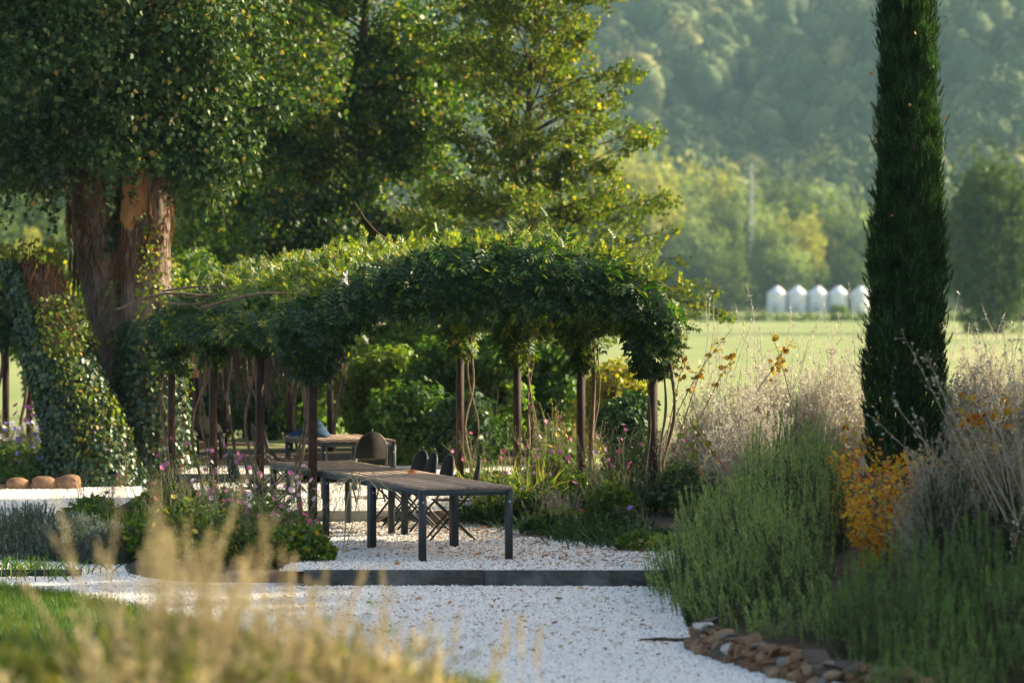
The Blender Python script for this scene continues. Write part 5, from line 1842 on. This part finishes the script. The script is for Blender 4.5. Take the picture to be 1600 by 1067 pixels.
# thin stalk tips that stand up from the pale drift against the field
n = 90
b = np.stack([U((1050 - 800) / F * 46, (1640 - 800) / F * 46, n), U(45.5, 47.5, n), U(1.4, 1.9, n)], -1)
P_ = arcs(b, RG.normal(size=(n, 3)) * A([.22, .2, 0]) + A([0, 0, 1]), U(.5, 1.05, n), .0, 6, .05)
tips = thing('dry_flower_stalks', 'thin upright dry stalk tips standing out of the pale shrubs against the field', 'dry plant', (4.0, 46.5, .9))
part('stalks', tubes(P_, [[.005, .005, .004, .004, .003, .002]], 3), m_wisp_stem, tips, kind='stuff')
q, t, u = along(P_, 9, .5, 1.0)
part('buds', scat(DIAMOND, q, unit(t + rdir(len(q))), rdir(len(q)), U(.02, .045, len(q))), m_wisp, tips, kind='stuff')

# ------------------------------------------------------------------ autumn-leaved bushes
for (px, D, top, w, n, lb) in ((1372, 35.0, 692, 105, 900, 'orange and yellow autumn bush in front of the cypress foot'), (1385, 34.2, 755, 100, 700, 'rusty orange lower bush touching the pale rosemary'),
                               (1322, 37.5, 640, 55, 420, 'small yellow-orange bush at the left foot of the cypress'), (1425, 33.8, 690, 85, 520, 'orange bush beside the grey dry bush')):
    c, h = wz(px, D, top)
    leafy('autumn_bush', lb, 'shrub', (c[0], c[1], c[2] + h / 2), (w / F * D / 2, .35, h / 2), int(n * 1.25), BROAD, m_orange, .045, lobes=34, lr=.085, group='autumn-leaved bushes at the foot of the cypress', gap=.6, droop=.05)
c, h = wz(1545, 41.5, 585)
leafy('autumn_bush', 'scattered orange leaves among the pale shrubs right of the cypress', 'shrub', (c[0], c[1], c[2] + h / 2), (.55, .3, h / 2), 180, BROAD, m_orange, .07, lobes=10, lr=.15, gap=.2)
# long bare rose canes with brown leaves, and two orange shoots
m_brownleaf = leafmat('rose_leaf_brown', [(0, (.16, .08, .02)), (.5, (.30, .17, .03)), (1, (.46, .32, .05))], .45, patch=2)
canes = thing('rose_canes', 'thin arching canes with sparse brown and yellow leaves against the field', 'shrub', (2.3, 45, .7))
fr = A([at(1060, 640, 45), at(1075, 640, 45.2), at(1110, 620, 45.1), at(1050, 640, 44.8), at(1190, 600, 45.5), at(1230, 600, 45.6)])
to = A([at(1142, 488, 44.8), at(1118, 512, 45), at(1150, 540, 45), at(1072, 520, 44.9), at(1240, 520, 45.3), at(1205, 505, 45.6)])
v = to - fr
P_ = arcs(fr - v * .5, v, np.linalg.norm(v, axis=1) * 1.5, .08, 9, .03)
part('canes', tubes(P_, [np.linspace(.008, .003, 9)], 4), m_vstem, canes, smooth=True, kind='stuff')
q, t, u = along(P_, 20, .45, 1.0)
part('leaves', scat(BROAD, q + rdir(len(q)) * .05, rdir(len(q)), rdir(len(q)), U(.04, .085, len(q))), m_brownleaf, canes, kind='stuff')
m_shoot = plainmat('orange_shoot', (.48, .18, .05), .6)
sh = thing('rose_shoots', 'two bare orange shoots with a few green leaves beside the front wisteria post', 'shrub', (2.3, 43, .3))
fr = A([at(1125, 720, 43), at(1095, 735, 43)])
to = A([at(1078, 652, 42.9), at(1066, 668, 42.9)])
v = to - fr
P_ = arcs(fr - v * .25, v, np.linalg.norm(v, axis=1) * 1.25, .05, 7, .02)
part('shoots', tubes(P_, [np.linspace(.012, .006, 7)], 5), m_shoot, sh, smooth=True)
q, t, u = along(P_, 14, .3, 1.0)
part('leaves', scat(BROAD, q + rdir(len(q)) * .04, rdir(len(q)), rdir(len(q)), U(.05, .09, len(q))), m_lime, sh, kind='stuff')

# ------------------------------------------------------------------ flower beds
def petalmat(name, c, trans=.35):
    return leafmat(name, [(0, tuple(x * .8 for x in c)), (1, tuple(min(1, x * 1.15) for x in c))], trans, tcol=(1, .95, 1), gloss=.03, pamp=.1)


m_pink, m_pale_pink, m_rose, m_violet = petalmat('pink_petal', (.55, .16, .36)), petalmat('pale_pink_petal', (.66, .46, .58)), petalmat('rose_petal', (.55, .10, .22)), petalmat('violet_petal', (.26, .22, .62))
m_yel_f = petalmat('yellow_petal', (.75, .55, .12))
m_heart = plainmat('flower_heart', (.60, .42, .06), .8)
PETAL = (A([[0, 0, 0], [.35, .30, .10], [.8, .28, .16], [1, 0, .10], [.8, -.28, .16], [.35, -.30, .10]], float), A([[0, 3, 1], [1, 3, 2], [0, 5, 3], [5, 4, 3]]))


def flower_mesh(mat, np_=6):
    a = np.arange(np_) * 2 * np.pi / np_
    V, Fs = scat(PETAL, np.zeros((np_, 3)), np.stack([np.cos(a), np.sin(a), .25 + 0 * a], -1), np.tile(A([0, 0, 1.]), (np_, 1)), 1.0)
    me = make_mesh('flower', [(V, Fs), (ICO1[0] * A([.2, .2, .14]) + A([0, 0, .12]), [ICO1[1]])], mat)
    me.materials.append(m_heart)
    idx = np.zeros(len(me.polygons), np.int32)
    idx[len(Fs[0]):] = 1
    me.polygons.foreach_set('material_index', idx)
    return me


FL = {k: flower_mesh(m) for k, m in (('pink', m_pink), ('pale', m_pale_pink), ('rose', m_rose), ('violet', m_violet), ('white', m_white), ('yellow', m_yel_f))}
m_fstem = plainmat('flower_stem', (.16, .17, .07), .8)
m_seed = plainmat('seed_head', (.30, .25, .15), .9)
m_bedleaf = leafmat('bed_leaf', [(0, (.05, .10, .018)), (.5, (.095, .17, .028)), (.85, (.17, .24, .04)), (.96, (.26, .25, .03)), (1, (.42, .25, .04))], .42, gloss=.07, patch=1.3)
m_bedgrey = leafmat('bed_grey_leaf', [(0, (.06, .085, .045)), (.6, (.11, .14, .08)), (1, (.19, .22, .13))], .35, gloss=.05, patch=1.3)


def anemone(label, px, D, bz, h, w, nleaf, nstem, colors, leaf=m_bedleaf, lsz=.075, tmpl=LOBED3, group='flowering plants in the beds beside the tables', fsz=(.025, .042), name='flowering_plant', leafh=.62, seeds=True):
    """a clump of cut leaves with wiry branching flower stems above"""
    x = (px - 800) / F * D
    root = thing(name, label, 'plant', (x, D, bz), group)
    a = U(0, 6.283, nleaf)
    rr = np.sqrt(U(0, 1, nleaf)) * w
    zz = bz + h * leafh * (1 - (rr / w) ** 2 * .6) * U(.05, 1.0, nleaf) ** .7
    p = np.stack([x + rr * np.cos(a), D + rr * np.sin(a) * .9, zz], -1)
    p[:, :2] += (.12 * w * wob(p, 4, 3))[:, None]
    p[:, 2] = bz + (p[:, 2] - bz) * (1 + .30 * wob(p, 6, 4))
    o = unit(p - A([x, D, bz - .2]))
    part('foliage', scat(tmpl, p, *leaf_dirs(o, .15), lsz * U(.6, 1.35, nleaf)), leaf, root, kind='stuff')
    stems = int(nstem * 1.5)
    nleaf = int(nleaf * .85)
    if stems:
        b = A([x, D, bz]) + RG.normal(size=(stems, 3)) * A([w * .35, w * .35, 0])
        d = RG.normal(size=(stems, 3)) * A([.30, .26, 0]) + A([0, 0, 1.])
        P_ = arcs(b, d, h * U(.70, 1.12, stems), .04, 7, .04)
        q, t, u = along(P_, 4, .55, .95)
        T_ = arcs(q, t + rdir(len(q)) * .6, U(.08, .24, len(q)), .0, 4, .06)
        part('stems', [tubes(P_, [np.linspace(.005, .002, 7)], 3), tubes(T_, .0017, 3)], m_fstem, root, kind='stuff')
        tips_ = np.concatenate([P_[:, -1], T_[:, -1]])
        if seeds:
            part('seed_heads', scat((ICO1[0] * .5, ICO1[1]), tips_, rdir(len(tips_)), rdir(len(tips_)), U(.008, .016, len(tips_))), m_seed, root, kind='stuff')
        pick = RG.choice(len(tips_), min(len(tips_), sum(n for _, n in colors)), replace=False)
        j = 0
        for key, n in colors:
            for _ in range(n):
                if j >= len(pick):
                    break
                q_ = tips_[pick[j]]
                j += 1
                o_ = bpy.data.objects.new('flower', FL[key])
                COL.objects.link(o_)
                o_.parent = root
                nrm = unit(A([U(-.7, .7), U(-1, .2), U(.0, .9)]))
                M_ = frames(np.cross(nrm, rdir(1)[0])[None], nrm[None])[0]
                o_.matrix_local = mathutils.Matrix.Translation(q_ - A([x, D, bz])) @ mathutils.Matrix(M_.tolist()).to_4x4() @ mathutils.Matrix.Scale(U(*fsz), 4)
    return root


def blades(label, px, D, bz, h, w, n, mat, name='iris_clump', cat='plant', bw=.016, spread=.45, group=None):
    x = (px - 800) / F * D
    root = thing(name, label, cat, (x, D, bz), group)
    b = A([x, D, bz]) + RG.normal(size=(n, 3)) * A([w * .4, w * .35, 0])
    d = RG.normal(size=(n, 3)) * A([spread, spread * .7, 0]) + A([0, 0, 1.])
    P_ = arcs(b, d, h * U(.6, 1.1, n), U(.05, .35, n), 6, .03)
    t = unit(np.gradient(P_, axis=1))
    sd_ = unit(np.cross(t, rdir(n)[:, None]))
    wd = (bw * U(.6, 1.2, n))[:, None, None] * A([.8, 1, 1, .8, .5, .05])[None, :, None]
    V = np.stack([P_ + sd_ * wd * .5, P_ - sd_ * wd * .5], 2)
    i = np.arange(n * 12).reshape(n, 6, 2)
    q = np.stack([i[:, :-1, 0], i[:, :-1, 1], i[:, 1:, 1], i[:, 1:, 0]], -1).reshape(-1, 4)
    part('leaves', (V.reshape(-1, 3), [q]), mat, root, kind='stuff')
    return root


m_iris = leafmat('iris_blade', [(0, (.10, .17, .03)), (.5, (.20, .27, .05)), (.8, (.36, .36, .08)), (1, (.50, .24, .06))], .45, gloss=.06, patch=2)

# left bed (pink and white anemones), soil under it
Vb, Fb = ICO3
bedc = A([-2.85, 41.2, -.24])
part('flower_bed_soil', (Vb * A([1.35, 3.2, .30]) + bedc, [Fb]), plainmat('bed_soil', (.05, .035, .022), .95, scale=12, bstr=.6), None, smooth=True, kind='structure')
LB = [
    (470, 39.4, -.05, .68, .34, 900, 12, (('rose', 5), ('pink', 3)), 'green clump with rose flowers leaning on the end of the timber step'),
    (418, 39.3, -.05, .78, .42, 1000, 16, (('pink', 6), ('rose', 2), ('pale', 3)), 'pink-flowered clump just left of the front wisteria post'),
    (360, 39.4, -.05, .74, .42, 1000, 13, (('rose', 3), ('yellow', 3), ('pink', 2)), 'yellow-spotted leafy clump behind the grey border stones'),
    (440, 40.8, -.02, .92, .45, 760, 20, (('pale', 9), ('pink', 6)), 'tall pale pink anemone in front of the dark folding chairs'),
    (378, 41.0, -.02, .90, .45, 760, 18, (('pale', 6), ('white', 6), ('pink', 4)), 'white and pale pink anemone in the middle of the bed'),
    (305, 41.4, -.05, 1.0, .5, 900, 16, (('pink', 7),), 'magenta-flowered clump below the second wisteria post'),
    (330, 43.4, 0, 1.08, .48, 640, 22, (('pink', 12),), 'tallest magenta anemone in front of the left wisteria posts'),
    (262, 43.4, 0, 1.1, .5, 800, 16, (('rose', 5), ('pale', 3)), 'rose-flowered clump at the foot of the ivy tree'),
    (250, 41.2, -.08, .86, .5, 900, 9, (('yellow', 2), ('rose', 2)), 'leafy clump with few flowers beside the iris blades'),
    (175, 43.6, -.05, .62, .5, 760, 9, (('rose', 3), ('white', 2)), 'low leafy clump reaching onto the side path'),
    (290, 39.8, -.1, .60, .46, 820, 4, (('yellow', 2),), 'low dark leafy clump at the path end of the pink flower bed'),
    (150, 46.5, -.02, .55, .40, 480, 9, (('rose', 4),), 'small clump with red buds at the foot of the ivy stump'),
]
for (px, D, bz, h, w, nl, st_, cols, lb) in LB:
    anemone(lb, px, D, bz, h, w, nl, st_, cols)
blades('yellowing iris blades standing among the pink flowers near the ivy tree', 205, 42.4, -.05, .62, .40, 90, m_iris)

# right bed under the vine posts
Vb2 = Vb * A([1.15, 8.2, .26]) @ A([[math.cos(.27), math.sin(.27), 0], [-math.sin(.27), math.cos(.27), 0], [0, 0, 1]]) + A([.95, 47.2, -.03])
part('flower_bed_soil', (Vb2, [Fb]), bpy.data.materials['bed_soil'], None, smooth=True, kind='structure')
RB = [
    (980, 42.2, .02, .42, .45, 800, 4, (('violet', 1),), m_deep, 'dark low leafy mound at the right end of the gravel by the rosemary'),
    (930, 42.9, .02, .40, .42, 760, 3, (('rose', 1),), m_deep, 'dark grassy-leaved mound in front of the second front post'),
    (872, 43.6, .02, .38, .42, 760, 4, (), m_deep, 'dark leafy mound between the table corner and the second front post'),
    (980, 46.4, .08, 1.05, .48, 620, 24, (('pink', 9), ('rose', 3)), m_bedgrey, 'pink anemone left of the front wisteria post'),
    (948, 46.8, .08, 1.0, .45, 620, 18, (('pink', 6), ('pale', 2)), m_bedleaf, 'pink anemone between the two front posts'),
    (880, 49.0, .08, 1.08, .48, 660, 20, (('pale', 7), ('pink', 4)), m_bedleaf, 'pale pink anemone left of the second front post'),
    (848, 50.0, .08, 1.08, .48, 640, 20, (('pink', 5), ('pale', 3), ('rose', 2)), m_bedleaf, 'pink anemone right of the third wisteria post'),
    (868, 49.0, .08, 1.22, .45, 560, 14, (('pink', 4), ('yellow', 4)), m_bedleaf, 'tall flowering clump with pale yellow spires behind the anemones'),
    (765, 47.6, .08, .95, .42, 520, 12, (('rose', 5), ('pink', 2)), m_bedleaf, 'rose-flowered clump left of the third wisteria post'),
    (964, 44.3, .05, .92, .36, 820, 18, (('pink', 6), ('rose', 2)), m_bedleaf, 'leafy pink anemone in the gap between the two front posts'),
    (848, 45.6, .05, .86, .38, 820, 14, (('pink', 3), ('pale', 4)), m_bedleaf, 'leafy pale anemone between the table corner and the second front post'),
    (935, 45.6, .04, .60, .40, 700, 6, (), m_bedleaf, 'green leafy clump right behind the second front post'),
    (990, 45.4, .06, .66, .36, 620, 8, (('pink', 2),), m_bedgrey, 'grey-green leafy clump just left of the front wisteria post'),
    (1066, 44.6, .2, .80, .40, 760, 10, (('pink', 2),), m_bedleaf, 'green leafy clump between the front wisteria post and the rosemary'),
    (790, 46.6, .04, .66, .38, 640, 8, (('pink', 3),), m_bedleaf, 'green leafy clump behind the corner of the nearest table'),
    (748, 46.1, .02, .40, .38, 560, 12, (('violet', 15),), m_deep, 'violet-flowered geranium mound behind the table leg'),
    (800, 45.6, .02, .42, .40, 640, 6, (('violet', 2),), m_deep, 'low leafy mound behind the nearest table corner'),
    (1062, 45.6, .25, .85, .50, 760, 16, (('pink', 3),), m_bedgrey, 'greyish leafy clump with pink flowers right of the front wisteria post'),
    (1075, 44.2, .30, .75, .50, 620, 14, (), m_bedgrey, 'grey leafy clump between the front post and the rosemary'),
    (1010, 41.0, .0, .34, .32, 460, 4, (('violet', 1),), m_bedleaf, 'small yellow-green leafy clump where the timber step meets the rosemary'),
    (868, 45.0, .02, .46, .36, 520, 5, (), m_bedleaf, 'yellow-green clump at the foot of the second front post'),
]
for (px, D, bz, h, w, nl, st_, cols, mt, lb) in RB:
    anemone(lb, px, D, bz, h, w, nl, st_, cols, leaf=mt, tmpl=LOBED3 if mt is not m_deep else DIA2, lsz=.07)
blades('yellow-green iris blades left of the third wisteria post', 772, 48.4, .05, .92, .5, 110, m_iris)
blades('yellow-green iris blades between the second and third wisteria posts', 818, 48.0, .05, .90, .4, 80, m_iris)
blades('thin yellow-green blades right of the second front post', 942, 46.0, .05, .95, .35, 60, m_iris)
blades('grassy dark blades spilling onto the gravel by the second front post', 915, 42.6, .0, .42, .6, 170, m_deep, name='grass_clump', spread=.8)
blades('grassy dark blades spilling onto the gravel by the rosemary', 975, 41.6, .0, .40, .6, 170, m_deep, name='grass_clump', spread=.8)
blades('grassy dark blades beside the nearest table corner', 850, 44.4, .0, .36, .5, 130, m_deep, name='grass_clump', spread=.8)
m_mauve = petalmat('mauve_spike', (.26, .20, .27))


def spikes(label, px, D, bz, h, w, n, mat, leaf, nl=500):
    root = anemone(label, px, D, bz, h * .8, w, nl, 0, (), leaf=leaf, lsz=.05, tmpl=DIAMOND, name='flowering_plant')
    x = (px - 800) / F * D
    b = A([x, D, bz + h * .3]) + RG.normal(size=(n, 3)) * A([w * .5, w * .4, 0])
    P_ = arcs(b, RG.normal(size=(n, 3)) * A([.25, .2, 0]) + A([0, 0, 1]), h * U(.5, .8, n), .0, 5, .03)
    part('stems', tubes(P_, .003, 3), m_fstem, root, kind='stuff')
    q, t, u = along(P_, 26, .45, 1)
    part('flower_spikes', scat(DIAMOND, q, unit(rdir(len(q)) + t * .4), rdir(len(q)), U(.012, .024, len(q))), mat, root, kind='stuff')
    return root


spikes('mauve-grey catmint spikes low in front of the second front post', 868, 43.9, .02, .48, .34, 40, m_mauve, m_bedgrey)
spikes('pale yellow flower spires above the anemones left of the second front post', 862, 48.6, .6, .75, .16, 9, m_yel_f, m_bedleaf, 120)
spikes('orange-red flower spikes left of the second front post', 893, 49.2, .55, .60, .2, 16, petalmat('orange_spike', (.5, .17, .04)), m_bedleaf, 160)

# bed beyond the side path, and grey lavender
FB = [(20, 57, .1, .80, .55, 520, 16, (('white', 8), ('violet', 3)), 'white-flowered clump left of the ivy stump'),
      (52, 57.5, .1, .80, .5, 520, 16, (('violet', 12),), 'blue-violet flowered clump behind the border stones'),
      (80, 57.2, .1, .66, .5, 520, 14, (('violet', 7), ('white', 2)), 'violet-flowered clump touching the ivy stump'),
      (48, 59.6, .1, 1.05, .5, 420, 16, (('pink', 12),), 'pink-flowered tall clump at the foot of the left pergola posts'),
      (-10, 58, .1, .8, .5, 420, 10, (('white', 5),), 'white-flowered clump at the left edge of the photograph'),
      (30, 56, .05, .5, .5, 520, 5, (('violet', 4),), 'low leafy clump right behind the long border stone'),
      (90, 56.2, .05, .5, .45, 460, 4, (), 'low leafy clump between border stones and stump')]
for (px, D, bz, h, w, nl, st_, cols, lb) in FB:
    anemone(lb, px, D, bz, h, w, nl, st_, cols, leaf=m_deep if px > 60 else m_bedleaf, fsz=(.04, .06), group='flowering plants in the far left bed')
m_lav = leafmat('lavender_leaf', [(0, (.10, .13, .10)), (.5, (.17, .205, .165)), (1, (.27, .31, .25))], .3, tcol=(1.1, 1.1, .9), gloss=.05, patch=2)


def lavender(label, mounds, n):
    m = A(mounds, float)
    root = thing('lavender_bush', label, 'shrub', tuple(m[0, :3]), 'grey lavender beside the side path')
    k = RG.integers(0, len(m), n)
    d = rdir(n)
    d[:, 2] = np.abs(d[:, 2])
    R_ = m[k, 3:6]
    tipp = m[k, :3] + d * R_ * U(.75, 1.05, n)[:, None]
    dr = unit(d * .8 + A([0, 0, .7]) + RG.normal(size=(n, 3)) * .2)
    L = U(.14, .28, n)
    P_ = arcs(tipp - dr * L[:, None], dr, L, .0, 3, .03)
    part('stems', tubes(P_, .002, 3), m_bedgrey, root, kind='stuff')
    q, t, u = along(P_, 24, 0, 1)
    part('foliage', scat((NEEDLE[0] * A([1, .24, 1]), NEEDLE[1]), q, unit(t + rdir(len(q)) * .7), rdir(len(q)), U(.025, .045, len(q))), m_lav, root, kind='stuff')
    return root


lavender('grey lavender mound at the left edge beside the side path', [(-5.35, 42.2, -.15, .75, .7, .62), (-4.75, 41.8, -.15, .55, .5, .52)], 3200)
lavender('smaller grey lavender mound at the inner end of the lavender', [(-4.3, 41.3, -.15, .40, .4, .44)], 1100)
m_edge = plainmat('dark_strip', (.02, .025, .02), .7)  # one dark colour for the strip at the lavender foot
solo('lavender_foot_strip', box((-6.2, 39.2, -.13), (3.6, .05, .10), .03), m_edge, 'low dark strip at the foot of the grey lavender', 'edging')
blades('dark green grass strip at the foot of the lavender', -10, 39.6, -.15, .22, 1.6, 420, m_grass, name='grass_clump', spread=.5)

# ------------------------------------------------------------------ golden grasses close to the camera
m_gold = leafmat('golden_grass', [(0, (.29, .235, .13)), (.5, (.46, .385, .23)), (1, (.64, .56, .38))], .35, tcol=(1.1, 1.0, .7), gloss=.03, patch=2.5, pamp=.25)
m_olive = leafmat('olive_grass', [(0, (.06, .10, .015)), (.5, (.12, .15, .03)), (.9, (.22, .20, .05)), (1, (.36, .25, .07))], .4, gloss=.03, patch=2.0, pamp=.4)


def golden(label, px, D, n, h, w, mat=m_gold, plume=.36, group='golden grass clumps in the foreground', per=120, low=0, spread=.20, bitm=None):
    x = (px - 800) / F * D
    z = float(gz(x, D)) + .05
    root = thing('golden_grass', label, 'grass', (x, D, z), group)
    b = A([x, D, z]) + RG.normal(size=(n, 3)) * A([w * .45, w * .45, 0])
    d = RG.normal(size=(n, 3)) * A([spread, spread, 0]) + A([0, 0, 1.])
    P_ = arcs(b, d, h * U(.62, 1.1, n), U(.0, .12, n), 8, .04)
    part('stems', tubes(P_, [np.linspace(.0035, .0018, 8)], 3), mat, root, kind='stuff')
    q, t, u = along(P_, per, 1 - plume, 1.0)
    w_ = .013 * (1 - np.abs((u - (1 - plume)) / plume * 2 - 1) ** 2 * .6)
    o = rdir(len(q))
    part('seed_heads', scat(DIAMOND, q + o * (w_ * U(.2, 1, len(q)))[:, None], unit(t + o * .6), rdir(len(q)), U(.009, .017, len(q))), bitm or mat, root, kind='stuff')
    if low:
        b = A([x, D, z]) + RG.normal(size=(low, 3)) * A([w * .55, w * .5, 0])
        P_ = arcs(b, RG.normal(size=(low, 3)) * A([.7, .6, 0]) + A([0, 0, .9]), U(.35, .85, low) * min(1, h + .25), U(.1, .7, low), 4, .12)
        part('tangle', tubes(P_, .0032, 3), mat, root, kind='stuff')
        q, t, u = along(P_, 16, .15, 1.0)
        part('blades', scat(NDL, q, unit(t + rdir(len(q)) * .8), rdir(len(q)), U(.03, .09, len(q))), m_olive if mat is m_olive or px % 2 == 0 else mat, root, kind='stuff')
    return root


GG = [  # px, D, n, h, w, low
    (258, 14.0, 26, 1.18, .20, 330, 'tallest golden grass clump, its plumes reaching over the pink flowers'),
    (325, 14.6, 18, .98, .24, 330, 'golden grass clump with plumes in front of the grey border stones'),
    (400, 14.2, 16, .80, .26, 380, 'golden grass clump below the front wisteria post'),
    (470, 14.8, 14, .76, .26, 400, 'golden grass clump in front of the end of the timber step'),
    (545, 14.2, 13, .66, .26, 420, 'dense golden grass clump at the middle of the tangle'),
    (620, 14.6, 8, .48, .24, 330, 'short golden grass clump near the end of the tangle'),
    (678, 14.2, 3, .32, .18, 160, 'lowest golden grass clump, thinning out over the gravel'),
    (235, 12.8, 8, .62, .28, 420, 'golden grass clump low beside the green grass'),
    (370, 12.6, 5, .42, .32, 480, 'golden tangle at the bottom edge, below the tall plumes'),
    (505, 12.6, 4, .36, .32, 480, 'golden tangle at the bottom edge, in front of the gravel'),
    (615, 12.8, 2, .26, .26, 330, 'brownish tangle at the bottom edge near the lawn corner'),
]
for (px, D, n, h, w, low, lb) in GG:
    golden(lb, px, D, int(n * 1.5), h, w, low=low)
golden('single pale golden plumes standing before the timber step', 740, 16.5, 5, .62, .55, group='golden grass clumps in the foreground', spread=.06)
golden('thin pale golden plumes in front of the dining tables', 600, 16.0, 5, .80, .70, spread=.05)
golden('sparse golden plumes in front of the lavender', 95, 15.5, 6, .72, .32, spread=.08)
for (px, D, n, h, w, low, lb) in ((40, 14.5, 9, .62, .38, 850, 'olive green grass clump at the bottom left corner'), (130, 14.0, 9, .62, .38, 850, 'olive green grass clump between the corner and the golden grass'),
                                  (10, 12.6, 4, .44, .4, 600, 'dark green grass clump low in the corner'), (150, 12.6, 5, .42, .35, 600, 'green and brown grass clump low beside the golden tangle'),
                                  (225, 14.6, 4, .46, .3, 360, 'olive grass clump behind the golden tangle')):
    golden(lb, px, D, n, h, w, mat=m_olive, low=low, group='olive grass clumps in the foreground', per=30)
